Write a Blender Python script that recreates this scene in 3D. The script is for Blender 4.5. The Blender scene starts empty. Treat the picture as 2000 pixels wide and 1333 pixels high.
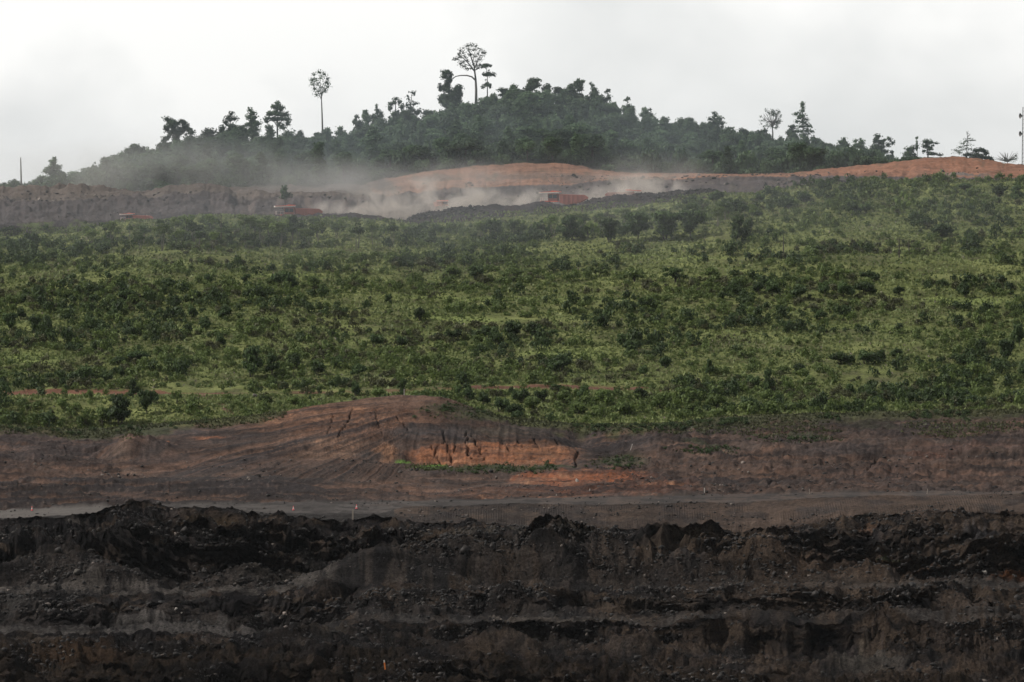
import bpy, math, random
import numpy as np
from mathutils import Vector

# ------------------------------------------------------------------ camera, sky, sun
sc = bpy.context.scene
F = 2000 * 200 / 36.0          # focal length in photo pixels (200 mm lens)
YH = 380.0                     # eye level in the photo
cam_d = bpy.data.cameras.new('camera'); cam = bpy.data.objects.new('camera', cam_d)
sc.collection.objects.link(cam); sc.camera = cam
cam_d.lens = 200; cam_d.sensor_width = 36; cam_d.clip_start = 1; cam_d.clip_end = 40000
cam.location = (0, 0, 0)
cam.rotation_euler = (math.radians(90) - math.atan((666.5 - YH) / F), 0, 0)

SUN_EL, SUN_AZ = math.radians(44), math.radians(-96)    # azimuth from +Y, to the left
sun_dir = Vector((math.sin(SUN_AZ) * math.cos(SUN_EL), math.cos(SUN_AZ) * math.cos(SUN_EL), math.sin(SUN_EL)))
sd = bpy.data.lights.new('sun', 'SUN'); sun = bpy.data.objects.new('sun', sd); sc.collection.objects.link(sun)
sd.energy = 2.6; sd.angle = math.radians(1.5); sd.color = (1.0, 0.95, 0.87)
sun.rotation_euler = (-sun_dir).to_track_quat('-Z', 'Y').to_euler()
sun.location = (0, 0, 300)

world = bpy.data.worlds.new('World'); sc.world = world; world.use_nodes = True
wt = world.node_tree; wn = wt.nodes; wl = wt.links; wn.clear()
wo = wn.new('ShaderNodeOutputWorld')
sky = wn.new('ShaderNodeTexSky'); sky.sky_type = 'NISHITA'; sky.sun_disc = False
sky.sun_elevation = SUN_EL; sky.sun_rotation = SUN_AZ % (2 * math.pi)
bg1 = wn.new('ShaderNodeBackground'); bg1.inputs['Strength'].default_value = 0.08
wl.new(sky.outputs[0], bg1.inputs['Color'])
wtc = wn.new('ShaderNodeTexCoord')
wmap = wn.new('ShaderNodeMapping'); wmap.inputs['Scale'].default_value = (1, 1, 1.6); wmap.inputs['Location'].default_value = (0.71, 0.1, 0.33)
wl.new(wtc.outputs['Generated'], wmap.inputs['Vector'])
wns = wn.new('ShaderNodeTexNoise'); wns.inputs['Scale'].default_value = 15; wns.inputs['Detail'].default_value = 7
wns.inputs['Roughness'].default_value = 0.5; wns.inputs['Distortion'].default_value = 0.15
wl.new(wmap.outputs[0], wns.inputs['Vector'])
wr = wn.new('ShaderNodeValToRGB')
wr.color_ramp.elements[0].position = 0.36; wr.color_ramp.elements[0].color = (0.62, 0.63, 0.63, 1)
wr.color_ramp.elements[1].position = 0.57; wr.color_ramp.elements[1].color = (0.80, 0.80, 0.79, 1)
e = wr.color_ramp.elements.new(0.48); e.color = (0.715, 0.72, 0.715, 1)
wl.new(wns.outputs['Fac'], wr.inputs['Fac'])
# clouds brighter ahead than behind the viewer; sky dimmed overhead to deepen the shade
wsep = wn.new('ShaderNodeSeparateXYZ'); wl.new(wtc.outputs['Generated'], wsep.inputs[0])
wmr = wn.new('ShaderNodeMapRange'); wmr.inputs['From Min'].default_value = -0.6; wmr.inputs['From Max'].default_value = 0.9
wmr.inputs['To Min'].default_value = 0.42; wmr.inputs['To Max'].default_value = 1.0
wl.new(wsep.outputs['Y'], wmr.inputs['Value'])
wmz = wn.new('ShaderNodeMapRange'); wmz.inputs['From Min'].default_value = 0.15; wmz.inputs['From Max'].default_value = 0.8
wmz.inputs['To Min'].default_value = 1.0; wmz.inputs['To Max'].default_value = 0.55; wl.new(wsep.outputs['Z'], wmz.inputs['Value'])
wmm = wn.new('ShaderNodeMath'); wmm.operation = 'MULTIPLY'; wl.new(wmr.outputs[0], wmm.inputs[0]); wl.new(wmz.outputs[0], wmm.inputs[1])
bg2 = wn.new('ShaderNodeBackground'); wl.new(wr.outputs['Color'], bg2.inputs['Color']); wl.new(wmm.outputs[0], bg2.inputs['Strength'])
wmix = wn.new('ShaderNodeMixShader'); wmix.inputs[0].default_value = 0.93
wl.new(bg1.outputs[0], wmix.inputs[1]); wl.new(bg2.outputs[0], wmix.inputs[2]); wl.new(wmix.outputs[0], wo.inputs['Surface'])

sc.view_settings.view_transform = 'Standard'; sc.view_settings.look = 'None'
sc.view_settings.exposure = 0.42; sc.view_settings.gamma = 1.0; sc.view_settings.use_curve_mapping = False
sc.cycles.use_denoising = True
sc.cycles.max_bounces = 6; sc.cycles.diffuse_bounces = 2; sc.cycles.glossy_bounces = 2
sc.cycles.transmission_bounces = 2; sc.cycles.volume_bounces = 1; sc.cycles.transparent_max_bounces = 8
sc.cycles.volume_step_rate = 1.0

rng = np.random.default_rng(11)
random.seed(5)

# ------------------------------------------------------------------ helpers
def tag(o, label=None, cat=None, group=None, kind=None):
    if label: o['label'] = label
    if cat: o['category'] = cat
    if group: o['group'] = group
    if kind: o['kind'] = kind
    return o

def link(o, parent=None):
    sc.collection.objects.link(o)
    if parent is not None: o.parent = parent
    return o

def empty(name, loc=(0, 0, 0), rz=0.0):
    o = bpy.data.objects.new(name, None); o.empty_display_size = 1
    o.location = loc; o.rotation_euler = (0, 0, rz)
    return link(o)

def mesh_np(name, verts, faces, k, mats=None, attrs=None, smooth=False):
    """faces: flat (n,k) int array"""
    me = bpy.data.meshes.new(name)
    nv, nf = len(verts), len(faces)
    me.vertices.add(nv); me.vertices.foreach_set('co', np.ascontiguousarray(verts, dtype=np.float32).ravel())
    me.loops.add(nf * k); me.loops.foreach_set('vertex_index', np.ascontiguousarray(faces, dtype=np.int32).ravel())
    me.polygons.add(nf); me.polygons.foreach_set('loop_start', np.arange(0, nf * k, k, dtype=np.int32))
    if smooth: me.polygons.foreach_set('use_smooth', np.ones(nf, dtype=bool))
    for m in (mats or []): me.materials.append(m)
    for an, (typ, dat) in (attrs or {}).items():
        a = me.attributes.new(an, typ, 'POINT')
        a.data.foreach_set('color' if typ == 'FLOAT_COLOR' else 'value', np.ascontiguousarray(dat, dtype=np.float32).ravel())
    me.update(calc_edges=True)
    return me

def _h(ix, iy, iz, seed):
    h = (ix.astype(np.uint32) * np.uint32(374761393)) ^ (iy.astype(np.uint32) * np.uint32(668265263)) ^ (iz.astype(np.uint32) * np.uint32(2147483647 // 3)) ^ np.uint32((seed * 974634777) & 0xffffffff)
    h = (h ^ (h >> np.uint32(13))) * np.uint32(1274126177)
    h = (h ^ (h >> np.uint32(16))) * np.uint32(2246822519)
    h = h ^ (h >> np.uint32(15))
    return (h & np.uint32(0xffff)).astype(np.float32) / 32767.5 - 1

def vn(x, y, z=None, seed=0):
    """value noise, -1..1"""
    if z is None: z = np.zeros_like(x)
    fx, fy, fz = np.floor(x), np.floor(y), np.floor(z)
    ix, iy, iz = fx.astype(np.int64), fy.astype(np.int64), fz.astype(np.int64)
    tx, ty, tz = x - fx, y - fy, z - fz
    sx, sy, sz = [t * t * t * (t * (t * 6 - 15) + 10) for t in (tx, ty, tz)]
    r = 0
    for a in (0, 1):
        wa = sx if a else 1 - sx
        for b in (0, 1):
            wb = sy if b else 1 - sy
            for c in (0, 1):
                r = r + _h(ix + a, iy + b, iz + c, seed) * wa * wb * (sz if c else 1 - sz)
    return r

def fbm(x, y, z=None, seed=0, oct=4, gain=0.5):
    s, a, t = 0, 1.0, 0
    for i in range(oct):
        k = 2.03 ** i
        s = s + a * vn(x * k, y * k, None if z is None else z * k, seed + i * 17); t += a; a *= gain
    return s / t

def ridged(x, y, z=None, seed=0, oct=4):
    s, a, t = 0, 1.0, 0
    for i in range(oct):
        k = 2.07 ** i
        s = s + a * (1 - 2 * np.abs(vn(x * k, y * k, None if z is None else z * k, seed + i * 13))); t += a; a *= 0.55
    return s / t

# ------------------------------------------------------------------ materials
def new_mat(name):
    m = bpy.data.materials.new(name); m.use_nodes = True
    nt = m.node_tree; b = nt.nodes['Principled BSDF']
    return m, nt, b

def N(nt, typ, **kw):
    n = nt.nodes.new(typ)
    for k, v in kw.items():
        if k in n.inputs: n.inputs[k].default_value = v
        else: setattr(n, k, v)
    return n

def ground_mat(name, fine=3.0, var=0.55, bump=0.6, bdist=0.5, rough=0.95, spec=0.1, ribs=False):
    m, nt, b = new_mat(name); L = nt.links
    geo = N(nt, 'ShaderNodeNewGeometry')
    col = N(nt, 'ShaderNodeAttribute', attribute_name='col')
    n1 = N(nt, 'ShaderNodeTexNoise', Scale=0.35 * fine, Detail=8.0, Roughness=0.68); L.new(geo.outputs['Position'], n1.inputs['Vector'])
    mp = N(nt, 'ShaderNodeMapping'); mp.inputs['Scale'].default_value = (0.35, 1.0, 1.6); L.new(geo.outputs['Position'], mp.inputs['Vector'])
    n2 = N(nt, 'ShaderNodeTexNoise', Scale=0.16, Detail=9.0, Roughness=0.62); L.new(mp.outputs[0], n2.inputs['Vector'])
    r1 = N(nt, 'ShaderNodeMapRange'); r1.inputs['From Min'].default_value = 0.3; r1.inputs['From Max'].default_value = 0.7
    r1.inputs['To Min'].default_value = 1 - var; r1.inputs['To Max'].default_value = 1 + var; L.new(n1.outputs['Fac'], r1.inputs['Value'])
    r2 = N(nt, 'ShaderNodeMapRange'); r2.inputs['From Min'].default_value = 0.33; r2.inputs['From Max'].default_value = 0.67
    r2.inputs['To Min'].default_value = 1 - var * 0.8; r2.inputs['To Max'].default_value = 1 + var * 0.8; L.new(n2.outputs['Fac'], r2.inputs['Value'])
    mu = N(nt, 'ShaderNodeMath', operation='MULTIPLY'); L.new(r1.outputs[0], mu.inputs[0]); L.new(r2.outputs[0], mu.inputs[1])
    vm = N(nt, 'ShaderNodeVectorMath', operation='SCALE'); L.new(col.outputs['Color'], vm.inputs[0]); L.new(mu.outputs[0], vm.inputs['Scale'])
    L.new(vm.outputs[0], b.inputs['Base Color'])
    b.inputs['Roughness'].default_value = rough; b.inputs['Specular IOR Level'].default_value = spec
    bp = N(nt, 'ShaderNodeBump', Strength=bump, Distance=bdist); L.new(n1.outputs['Fac'], bp.inputs['Height'])
    last = bp
    if ribs:
        at = N(nt, 'ShaderNodeAttribute', attribute_name='ribs')
        mp2 = N(nt, 'ShaderNodeMapping'); mp2.inputs['Scale'].default_value = (1, 0.10, 0.0); L.new(geo.outputs['Position'], mp2.inputs['Vector'])
        w = N(nt, 'ShaderNodeTexWave', Scale=0.62, Distortion=3.0, Detail=3.0); w.inputs['Detail Scale'].default_value = 0.5
        L.new(mp2.outputs[0], w.inputs['Vector'])
        mm = N(nt, 'ShaderNodeMath', operation='MULTIPLY'); L.new(w.outputs['Fac'], mm.inputs[0]); L.new(at.outputs['Fac'], mm.inputs[1])
        b2 = N(nt, 'ShaderNodeBump', Strength=0.5, Distance=0.18); L.new(mm.outputs[0], b2.inputs['Height']); L.new(bp.outputs[0], b2.inputs['Normal'])
        last = b2
    L.new(last.outputs[0], b.inputs['Normal'])
    return m

def leaf_mat(name, c0, c1, obj_var=0.35, trans=0.25):
    m, nt, b = new_mat(name); L = nt.links
    at = N(nt, 'ShaderNodeAttribute', attribute_name='tint')
    oi = N(nt, 'ShaderNodeObjectInfo')
    mx = N(nt, 'ShaderNodeMix', data_type='RGBA')
    mx.inputs['A'].default_value = (*c0, 1); mx.inputs['B'].default_value = (*c1, 1)
    L.new(at.outputs['Fac'], mx.inputs['Factor'])
    r = N(nt, 'ShaderNodeMapRange'); r.inputs['To Min'].default_value = 1 - obj_var; r.inputs['To Max'].default_value = 1 + obj_var
    L.new(oi.outputs['Random'], r.inputs['Value'])
    vm = N(nt, 'ShaderNodeVectorMath', operation='SCALE'); L.new(mx.outputs['Result'], vm.inputs[0]); L.new(r.outputs[0], vm.inputs['Scale'])
    L.new(vm.outputs[0], b.inputs['Base Color'])
    b.inputs['Roughness'].default_value = 0.6; b.inputs['Specular IOR Level'].default_value = 0.25
    tr = N(nt, 'ShaderNodeBsdfTranslucent'); L.new(vm.outputs[0], tr.inputs['Color'])
    ms = N(nt, 'ShaderNodeMixShader'); ms.inputs[0].default_value = trans
    out = nt.nodes['Material Output']
    L.new(b.outputs[0], ms.inputs[1]); L.new(tr.outputs[0], ms.inputs[2]); L.new(ms.outputs[0], out.inputs['Surface'])
    return m

def plain_mat(name, c, rough=0.7, var=0.25, scale=1.5, spec=0.3, metallic=0.0):
    m, nt, b = new_mat(name); L = nt.links
    geo = N(nt, 'ShaderNodeTexCoord'); n = N(nt, 'ShaderNodeTexNoise', Scale=scale, Detail=5.0)
    L.new(geo.outputs['Object'], n.inputs['Vector'])
    mx = N(nt, 'ShaderNodeMix', data_type='RGBA')
    mx.inputs['A'].default_value = (*[x * (1 - var) for x in c], 1); mx.inputs['B'].default_value = (*[min(1, x * (1 + var)) for x in c], 1)
    L.new(n.outputs['Fac'], mx.inputs['Factor']); L.new(mx.outputs['Result'], b.inputs['Base Color'])
    b.inputs['Roughness'].default_value = rough; b.inputs['Specular IOR Level'].default_value = spec; b.inputs['Metallic'].default_value = metallic
    return m

M = {}
M['pit'] = ground_mat('coal_earth', fine=5.0, var=0.75, bump=1.0, bdist=1.0, spec=0.04, rough=0.9)
M['road'] = ground_mat('packed_dirt', fine=3.0, var=0.22, bump=0.25, bdist=0.2)
M['bank'] = ground_mat('clay_bank', fine=4.0, var=0.42, bump=0.8, bdist=0.6, ribs=True)
M['grass'] = ground_mat('grassland', fine=5.0, var=0.45, bump=0.9, bdist=0.8)
M['berm'] = ground_mat('dark_spoil', fine=4.0, var=0.5, bump=0.9, bdist=0.8)
M['clear'] = ground_mat('cleared_clay', fine=3.0, var=0.3, bump=0.6, bdist=0.6)
M['forest_floor'] = ground_mat('forest_floor', fine=2.0, var=0.4, bump=0.9, bdist=1.0)
M['leaf_dark'] = leaf_mat('dark_leaves', (0.026, 0.050, 0.020), (0.090, 0.138, 0.044))
M['leaf_mid'] = leaf_mat('mid_green_leaves', (0.058, 0.094, 0.026), (0.175, 0.235, 0.068))
M['leaf_olive'] = leaf_mat('olive_leaves', (0.060, 0.068, 0.032), (0.165, 0.172, 0.078))
M['leaf_forest'] = leaf_mat('forest_leaves', (0.024, 0.048, 0.024), (0.105, 0.165, 0.078), obj_var=0.5, trans=0.25)
M['grass_blade'] = leaf_mat('grass_blades', (0.090, 0.122, 0.040), (0.235, 0.275, 0.108), obj_var=0.0)
M['rock'] = leaf_mat('rubble_stone', (0.012, 0.011, 0.011), (0.24, 0.20, 0.175), obj_var=0.0, trans=0.0)
M['bark'] = plain_mat('bark', (0.085, 0.075, 0.065), 0.9)
M['bark_pale'] = plain_mat('pale_bark', (0.16, 0.145, 0.13), 0.9)

# ------------------------------------------------------------------ terrain
def C(pts, dx=0, dy=0):
    a = np.array(pts, dtype=float); return a[:, 0] + dx, a[:, 1] + dy

cols = np.concatenate([np.linspace(-26000, -1600, 24), np.linspace(-1500, -110, 60), np.arange(-100, 2100.1, 1.9),
                       np.linspace(2110, 3500, 60), np.linspace(3700, 28000, 24)])
nc = len(cols)
cx = cols
def cv(pts, seed=0, amp=0.0, wl=60.0):
    """curve of photo heights over the columns, with a natural wobble"""
    a = np.array(pts, dtype=float)
    y = np.interp(cx, a[:, 0], a[:, 1])
    if amp:
        y = y + amp * fbm(cx / wl, np.full(nc, seed * 3.7), seed=seed, oct=5, gain=0.55)
    return y

crv = []   # (name, ys array, Y array, rows to next)
def add(name, ys, Y, rows, yamp=0.0, ywl=90.0):
    Yr = np.full(nc, float(Y)) + (yamp * fbm(cx / ywl, np.full(nc, len(crv) * 1.3 + 0.5), seed=50 + len(crv), oct=4) if yamp else 0)
    crv.append((name, ys, Yr, rows))

lw4 = cv([(0,1),(480,1),(560,.15),(650,.2),(700,.6),(1350,.6),(1420,.1),(1700,.15),(1780,.7),(2000,.6)])
lw6 = cv([(0,.9),(640,1),(700,.15),(1500,.12),(1600,.9),(1800,.9),(2000,.5)])
c1 = cv([(0,1262),(150,1256),(230,1268),(300,1290),(430,1262),(600,1262),(700,1272),(800,1282),(950,1292),(1100,1302),(1200,1296),(1400,1314),(1500,1318),(1600,1322),(1700,1312),(1800,1320),(1900,1332),(2000,1345)], 1, 12, 60)
c4 = cv([(0,1240),(200,1238),(350,1241),(470,1246),(560,1246),(650,1232),(700,1214),(930,1219),(1100,1217),(1230,1217),(1400,1216),(1600,1219),(1780,1224),(2000,1224)], 4, 11, 75)
c6 = cv([(0,1162),(300,1158),(480,1161),(640,1156),(800,1150),(1000,1152),(1200,1150),(1400,1152),(1600,1148),(1800,1147),(2000,1148)], 6, 12, 85)
c8 = cv([(0,1014),(100,1013),(170,1004),(230,990),(290,978),(340,992),(390,990),(450,998),(520,1008),(600,1014),(700,1016),(740,1010),(800,1022),(860,1026),(940,1030),(1100,1034),(1250,1040),(1450,1044),(1520,1034),(1600,1020),(1680,1013),(1750,1010),(1850,1001),(1930,1003),(2000,1002)], 8, 7, 40)
c9 = cv([(0,1014),(170,1006),(350,1004),(600,1004),(740,1004),(790,990),(1000,986),(1200,986),(1500,979),(1700,968),(2000,966)], 9, 1.5, 80)
c10 = cv([(0,997),(170,991),(350,986),(600,979),(750,979),(900,977),(1000,976),(1300,970),(1500,965),(1700,962),(2000,961)], 10, 1.2, 80)
c11 = cv([(0,944),(300,940),(500,936),(700,942),(850,950),(1000,948),(1250,949),(1450,952),(1700,950),(2000,955)], 11, 2, 80)
c13 = cv([(0,896),(150,893),(220,905),(300,900),(400,900),(700,905),(800,918),(1100,913),(1200,912),(1300,905),(1400,888),(1500,870),(2000,864)], 13, 3, 80)
c15 = cv([(0,838),(70,840),(140,846),(200,845),(300,836),(400,826),(500,815),(600,795),(700,780),(780,772),(860,776),(920,796),(1000,824),(1080,832),(1150,838),(1300,835),(1400,826),(1600,816),(1800,812),(2000,808)], 15, 2.5, 70)
c16 = cv([(0,832),(140,838),(200,838),(300,832),(500,818),(800,814),(1000,818),(1150,828),(1300,826),(1400,818),(1600,808),(2000,800)], 16, 2, 90)
c17 = cv([(0,771),(400,771),(640,770),(900,762),(1050,758),(1200,762),(1400,768),(2000,772)], 17, 2, 90)
c18 = cv([(0,464),(130,456),(230,434),(330,430),(400,424),(560,432),(640,428),(775,433),(800,440),(850,440),(960,428),(1060,420),(1150,412),(1250,402),(1330,394),(1400,386),(1500,378),(1600,364),(1700,357),(2000,356)], 18, 3, 60)
c19 = cv([(0,436),(200,433),(240,432),(300,430),(330,425),(400,418),(520,420),(560,421),(600,422),(640,420),(700,419),(775,431),(790,434),(812,422),(880,410),(960,402),(1060,397),(1085,401),(1130,399),(1160,390),(1200,384),(1300,377),(1370,367),(1400,375),(1450,378),(1500,374),(1600,357),(1700,352),(2000,351)], 19, 3.2, 22)
c20 = np.maximum(c19 + 10, 380 + (c19 - 380) * 1.0 + 10)
c20 = np.where((cx > 778) & (cx < 806), c19 + 1, c20)
c22 = cv([(0,392),(100,402),(200,394),(290,386),(380,383),(440,384),(462,394),(520,392),(700,392),(800,380),(900,370),(1000,363),(1100,362),(1200,354),(1400,349),(1600,347),(1700,348),(1850,350),(2000,348)], 22, 5, 30)
c23 = cv([(0,371),(60,377),(150,373),(200,370),(240,380),(300,376),(420,372),(500,366),(700,361),(740,353),(860,333),(940,325),(1020,320),(1110,321),(1160,330),(1200,337),(1350,341),(1550,341),(1600,331),(1700,322),(1760,316),(1820,309),(1870,307),(1930,315),(2000,326)], 23, 2.5, 40)
canopy = np.interp(cx, *C([(-2000,330),(-300,360),(0,373),(60,368),(100,350),(150,345),(190,328),(220,312),(260,300),(320,286),(400,270),(480,262),(560,258),(600,266),(660,264),(690,248),(750,238),(800,218),(850,222),(900,207),(950,192),(1000,178),(1040,172),(1090,178),(1130,178),(1180,196),(1230,216),(1300,240),(1400,254),(1450,259),(1500,274),(1560,276),(1600,290),(1650,290),(1700,300),(1760,318),(1800,330),(2000,335),(2600,330),(4000,340)]))
c24 = np.where(cx < 1770, np.minimum(canopy + 38, 382), canopy + 8)

add('c0', np.full(nc, 1440.), 960, 120)
add('c1', c1, 1005, 8, 5)
add('c2', c1 + 8, 1011, 26, 4)
c3 = np.maximum(c4 + 9, np.minimum(c4 + 46, c1 - 18))
c3 = np.where(cx < 620, c4 + 14, c3)
add('c3', c3, 1031, 40, 7, 60)
add('c4', c4, 1035, 12, 5)
add('c5', c4 - 3 - lw4 * (14 + 9 * vn(cx / 90, np.full(nc, 2.2), seed=77)), 1054, 96, 9, 60)
add('c6', c6, 1072, 12, 9, 70)
add('c7', c6 - 3 - lw6 * (11 + 8 * vn(cx / 80, np.full(nc, 5.2), seed=78)), 1088, 190, 9, 60)
add('c8', c8, 1132, 14, 6, 120)
add('c8b', np.where(cx < 760, c8 + 7, c8 - 1), 1136, 30, 3)
add('c9', c9, 1152, 16)
add('c10', c10, 1182, 26)
add('c11', c11, 1206, 6, 3)
add('c12', c11 - 4, 1216, 30, 3)
add('c13', c13, 1246, 8, 4)
add('c14', c13 - 6, 1258, 60, 4)
add('c15', c15, 1300, 14, 4)
add('c16', c16, 1330, 50)
add('c17', c17, 1376, 8)
add('c17b', c17 - 5, 1384, 250)
add('c18', c18, 1700, 18)
add('c19', c19, 1711, 8)
add('c20', c20, 1718, 10)
add('c21', c20 - 0.5, 1744, 36)
add('c22', c22, 1790, 46)
add('c23', c23, 1852, 110)
add('c24', c24, 2035, 16)
add('c25', np.full(nc, 430.), 2300, 6)
add('c26', np.full(nc, 452.), 4200, 6)
add('c27', np.full(nc, 420.), 12000, 0)
names = [c[0] for c in crv]

rows_ys, rows_Y, row_sec, row_t = [], [], [], []
start = {}
for i in range(len(crv) - 1):
    nm, ys, Y, n = crv[i]; _, ys2, Y2, _ = crv[i + 1]
    Z1, Z2 = -(ys - YH) / F * Y, -(ys2 - YH) / F * Y2
    start[nm] = len(rows_Y)
    for r in range(n):
        t = r / n
        if nm == 'c17b':    # old terraces under the scrub
            tt = t + 0.009 * np.sin(2 * np.pi * 8.0 * t + 1.6 * fbm(cx / 420, np.full(nc, 4.4), seed=9, oct=3) * 3) * math.sin(math.pi * t) ** 0.5
            Yr = Y + (Y2 - Y) * t; Zr = Z1 + (Z2 - Z1) * tt
        else:
            Yr = Y + (Y2 - Y) * t; Zr = Z1 + (Z2 - Z1) * t
            if nm in ('c7', 'c5', 'c0'): Zr = Z1 + (Z2 - Z1) * (0.45 * t + 0.55 * t ** 2.0)
            if nm == 'c23': Zr = Z1 + (Z2 - Z1) * (0.62 * t + 0.38 * math.sin(t * math.pi / 2))
            if nm == 'c14': Zr = Z1 + (Z2 - Z1) * (0.55 * t + 0.45 * math.sin(t * math.pi / 2))
        rows_Y.append(Yr); rows_ys.append(Zr); row_sec.append(i); row_t.append(t)
start[names[-1]] = len(rows_Y)
rows_Y.append(crv[-1][2]); rows_ys.append(-(crv[-1][1] - YH) / F * crv[-1][2]); row_sec.append(len(crv) - 1); row_t.append(0.0)
GY = np.array(rows_Y); GZ = np.array(rows_ys); nr = len(GY)
sec = np.array(row_sec); rt = np.array(row_t)
PX = np.broadcast_to(cx, (nr, nc)).copy()
GX = (PX - 1000) / F * GY
YS = YH - GZ / GY * F            # photo height before the roughness is added

def sidx(n): return names.index(n)
def amp_rows(d, default):
    """amplitude per row, given at the curves and blended between"""
    a = np.array([d.get(n, default) for n in names], dtype=float)
    return (a[sec] * (1 - rt) + a[np.minimum(sec + 1, len(names) - 1)] * rt)[:, None]

rough = amp_rows({'c0':1,'c1':1,'c2':.9,'c3':1,'c4':.55,'c5':.6,'c6':.5,'c7':.7,'c8':.9,'c8b':.5,'c9':.25,'c10':.3,'c11':.25,'c12':.25,'c13':.3,'c14':.3,'c15':.2,'c16':.3,'c17':.2,'c17b':.3,'c18':.7,'c19':.75,'c20':.15,'c21':.3,'c22':.9,'c23':.6,'c24':1.0,'c25':1}, 0.3)
midw = rough.copy()
inner = np.ones((nr, 1)); inner[sec >= sidx('c25')] = 0
# broad swells, gullies, clods
HEAP = np.zeros((nr, nc))
for (hx, hY, hH, sl, el) in [(735,1082,6.2,.52,1.5),(640,1094,3.0,.5,1.6),(905,1094,4.5,.5,1.8),(1065,1094,7.2,.48,1.5),(1185,1100,7.5,.46,1.6),(1330,1092,4.5,.42,2.0),(1490,1098,7.0,.44,1.9),(1600,1084,4.2,.45,1.7),(1710,1092,6.0,.5,1.5),
        (215,1092,4.2,.5,1.6),(80,1100,4.5,.5,1.6),(470,1100,3.6,.5,1.7),(1000,1062,4.6,.5,1.7),(1130,1058,3.6,.45,1.9),(1440,1056,5.0,.45,1.7),(1650,1056,5.4,.48,1.6),(1860,1062,5.0,.5,1.6),(820,1062,3.0,.5,1.7),(330,1060,3.0,.5,1.8),
        (980,1022,4.4,.5,1.8),(560,1020,3.6,.45,2.0),(1240,1020,4.6,.45,1.7),(1500,1016,4.2,.45,1.9),(1640,1022,5.0,.5,1.6),(1880,1018,5.2,.45,1.7),(420,1008,3.4,.45,1.9),(700,1026,3.0,.45,1.9)]:
    if hx > 950: hH *= 0.5; sl *= 1.15; el *= 0.9
    X0 = (hx - 1000) / F * hY; c_ = int(np.argmin(np.abs(cols - hx))); r_h = int(np.argmin(np.abs(GY[:start['c8'], c_] - hY)))
    wob = 1 + 0.25 * vn(GX / 5, GY / 5, GZ / 4, seed=hx)
    dd = np.hypot((GX - X0) / el, GY - hY) * wob
    top_ = GZ[r_h, c_] + hH - sl * np.sqrt(dd ** 2 + 1.2)
    on = (top_ > GZ) & (sec < sidx('c8'))[:, None] & (np.abs(GX - X0) < 40)
    HEAP = np.where(on, np.clip((top_ - GZ) * 1.5, 0, 1), HEAP)
    GZ = np.where(on, top_, GZ)
Xn, Yn, Zn = GX, GY, GZ * 1.6
n_big = fbm(Xn / 26, Yn / 18, seed=101, oct=3)
n_mid = ridged(Xn / 9, Yn / 9, Zn / 7, seed=131, oct=4)
n_fin = fbm(Xn / 1.7, Yn / 2.2, Zn / 1.5, seed=151, oct=3, gain=0.6)
pit = ((sec >= 0) & (sec < sidx('c8')))[:, None].astype(float)
big_a = amp_rows({'c0':2,'c1':1.6,'c2':1.2,'c3':1.2,'c4':.6,'c5':.6,'c6':.6,'c7':1.0,'c8':.4,'c8b':.2,'c9':0.1,'c10':.1,'c11':.3,'c12':.4,'c13':.4,'c14':.4,'c15':.3,'c16':.5,'c17':.5,'c17b':.6,'c18':.4,'c19':.1,'c20':.1,'c21':.2,'c22':.6,'c23':.5,'c24':2,'c25':4,'c26':20,'c27':40}, 0.3)
lean = 1.0 + 1.3 * vn(GX / 55, GY / 60, seed=145)
runnel = ridged((GX + GZ * lean * 1.2) / 3.2 + 0.6 * vn(GX / 8, GZ / 5, seed=143), GZ / 7, GY / 30, seed=141, oct=3)
n_clod = fbm(Xn / 0.75, Yn / 1.0, Zn / 0.7, seed=161, oct=2)
n_lump = np.abs(fbm(Xn / 4.2, Yn / 4.2, Zn / 3.2, seed=165, oct=4, gain=0.62))
face = amp_rows({'c0':.5,'c1':.1,'c2':.1,'c3':1,'c4':.1,'c5':1,'c6':.2,'c7':1,'c8':.4,'c8b':.1,'c14':.25,'c9':0,'c10':.2,'c11':.1,'c12':.25}, 0.0)
# mid-face bulge so faces are not straight ramps
t_in = np.sin(np.pi * rt)[:, None]
face7 = (sec == sidx('c7'))[:, None]; face5 = (sec == sidx('c5'))[:, None]; face0 = (sec == 0)[:, None]; face3 = ((sec == sidx('c3')) | (sec == sidx('c2')))[:, None]
bulge = fbm(GX / 16, GY / 30, seed=171, oct=4) * 5.5 * face7 + fbm(GX / 11, GY / 22, seed=175, oct=4) * 2.6 * face5 + fbm(GX / 15, GY / 20, seed=177, oct=4) * 4.0 * face0
spur = ridged((GX + GZ * lean * 1.7) / 19 + 0.5 * vn(GX / 30, GY / 30, seed=183), GY / 60, GZ / 22, seed=181, oct=4) * (face7 + 0.55 * face5 + 0.7 * face0)
bulge = bulge + spur * 6.5 - 1.2 * (face7 + face5 + face0)
st_ = GZ / 1.9 + 0.9 * fbm(GX / 22, GY / 40, seed=431, oct=3); st_ = st_ - np.floor(st_)
GZ = GZ + (st_ - 0.5) * 0.75 * face * pit * np.clip(0.4 + 1.5 * vn(GX / 18, GZ / 6, seed=433), 0, 1)
GZ = GZ + bulge * (1 - 0.7 * HEAP) * t_in * 0.62
GY = GY - bulge * (1 - 0.7 * HEAP) * t_in * 1.5
GZ = GZ + n_big * big_a * 0.9 + n_mid * rough * 0.85 * inner + n_fin * rough * 0.55 * inner + (n_clod * 0.30 + n_lump * 2.6 - 0.6) * rough * pit + n_clod * 0.12 * rough
GY = GY + vn(Xn / 3.5, Yn / 6, Zn / 3, seed=191) * rough * 1.6 * inner + n_mid * rough * 1.3 * pit - runnel * face * 0.35 + n_lump * rough * 1.6 * pit

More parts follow.
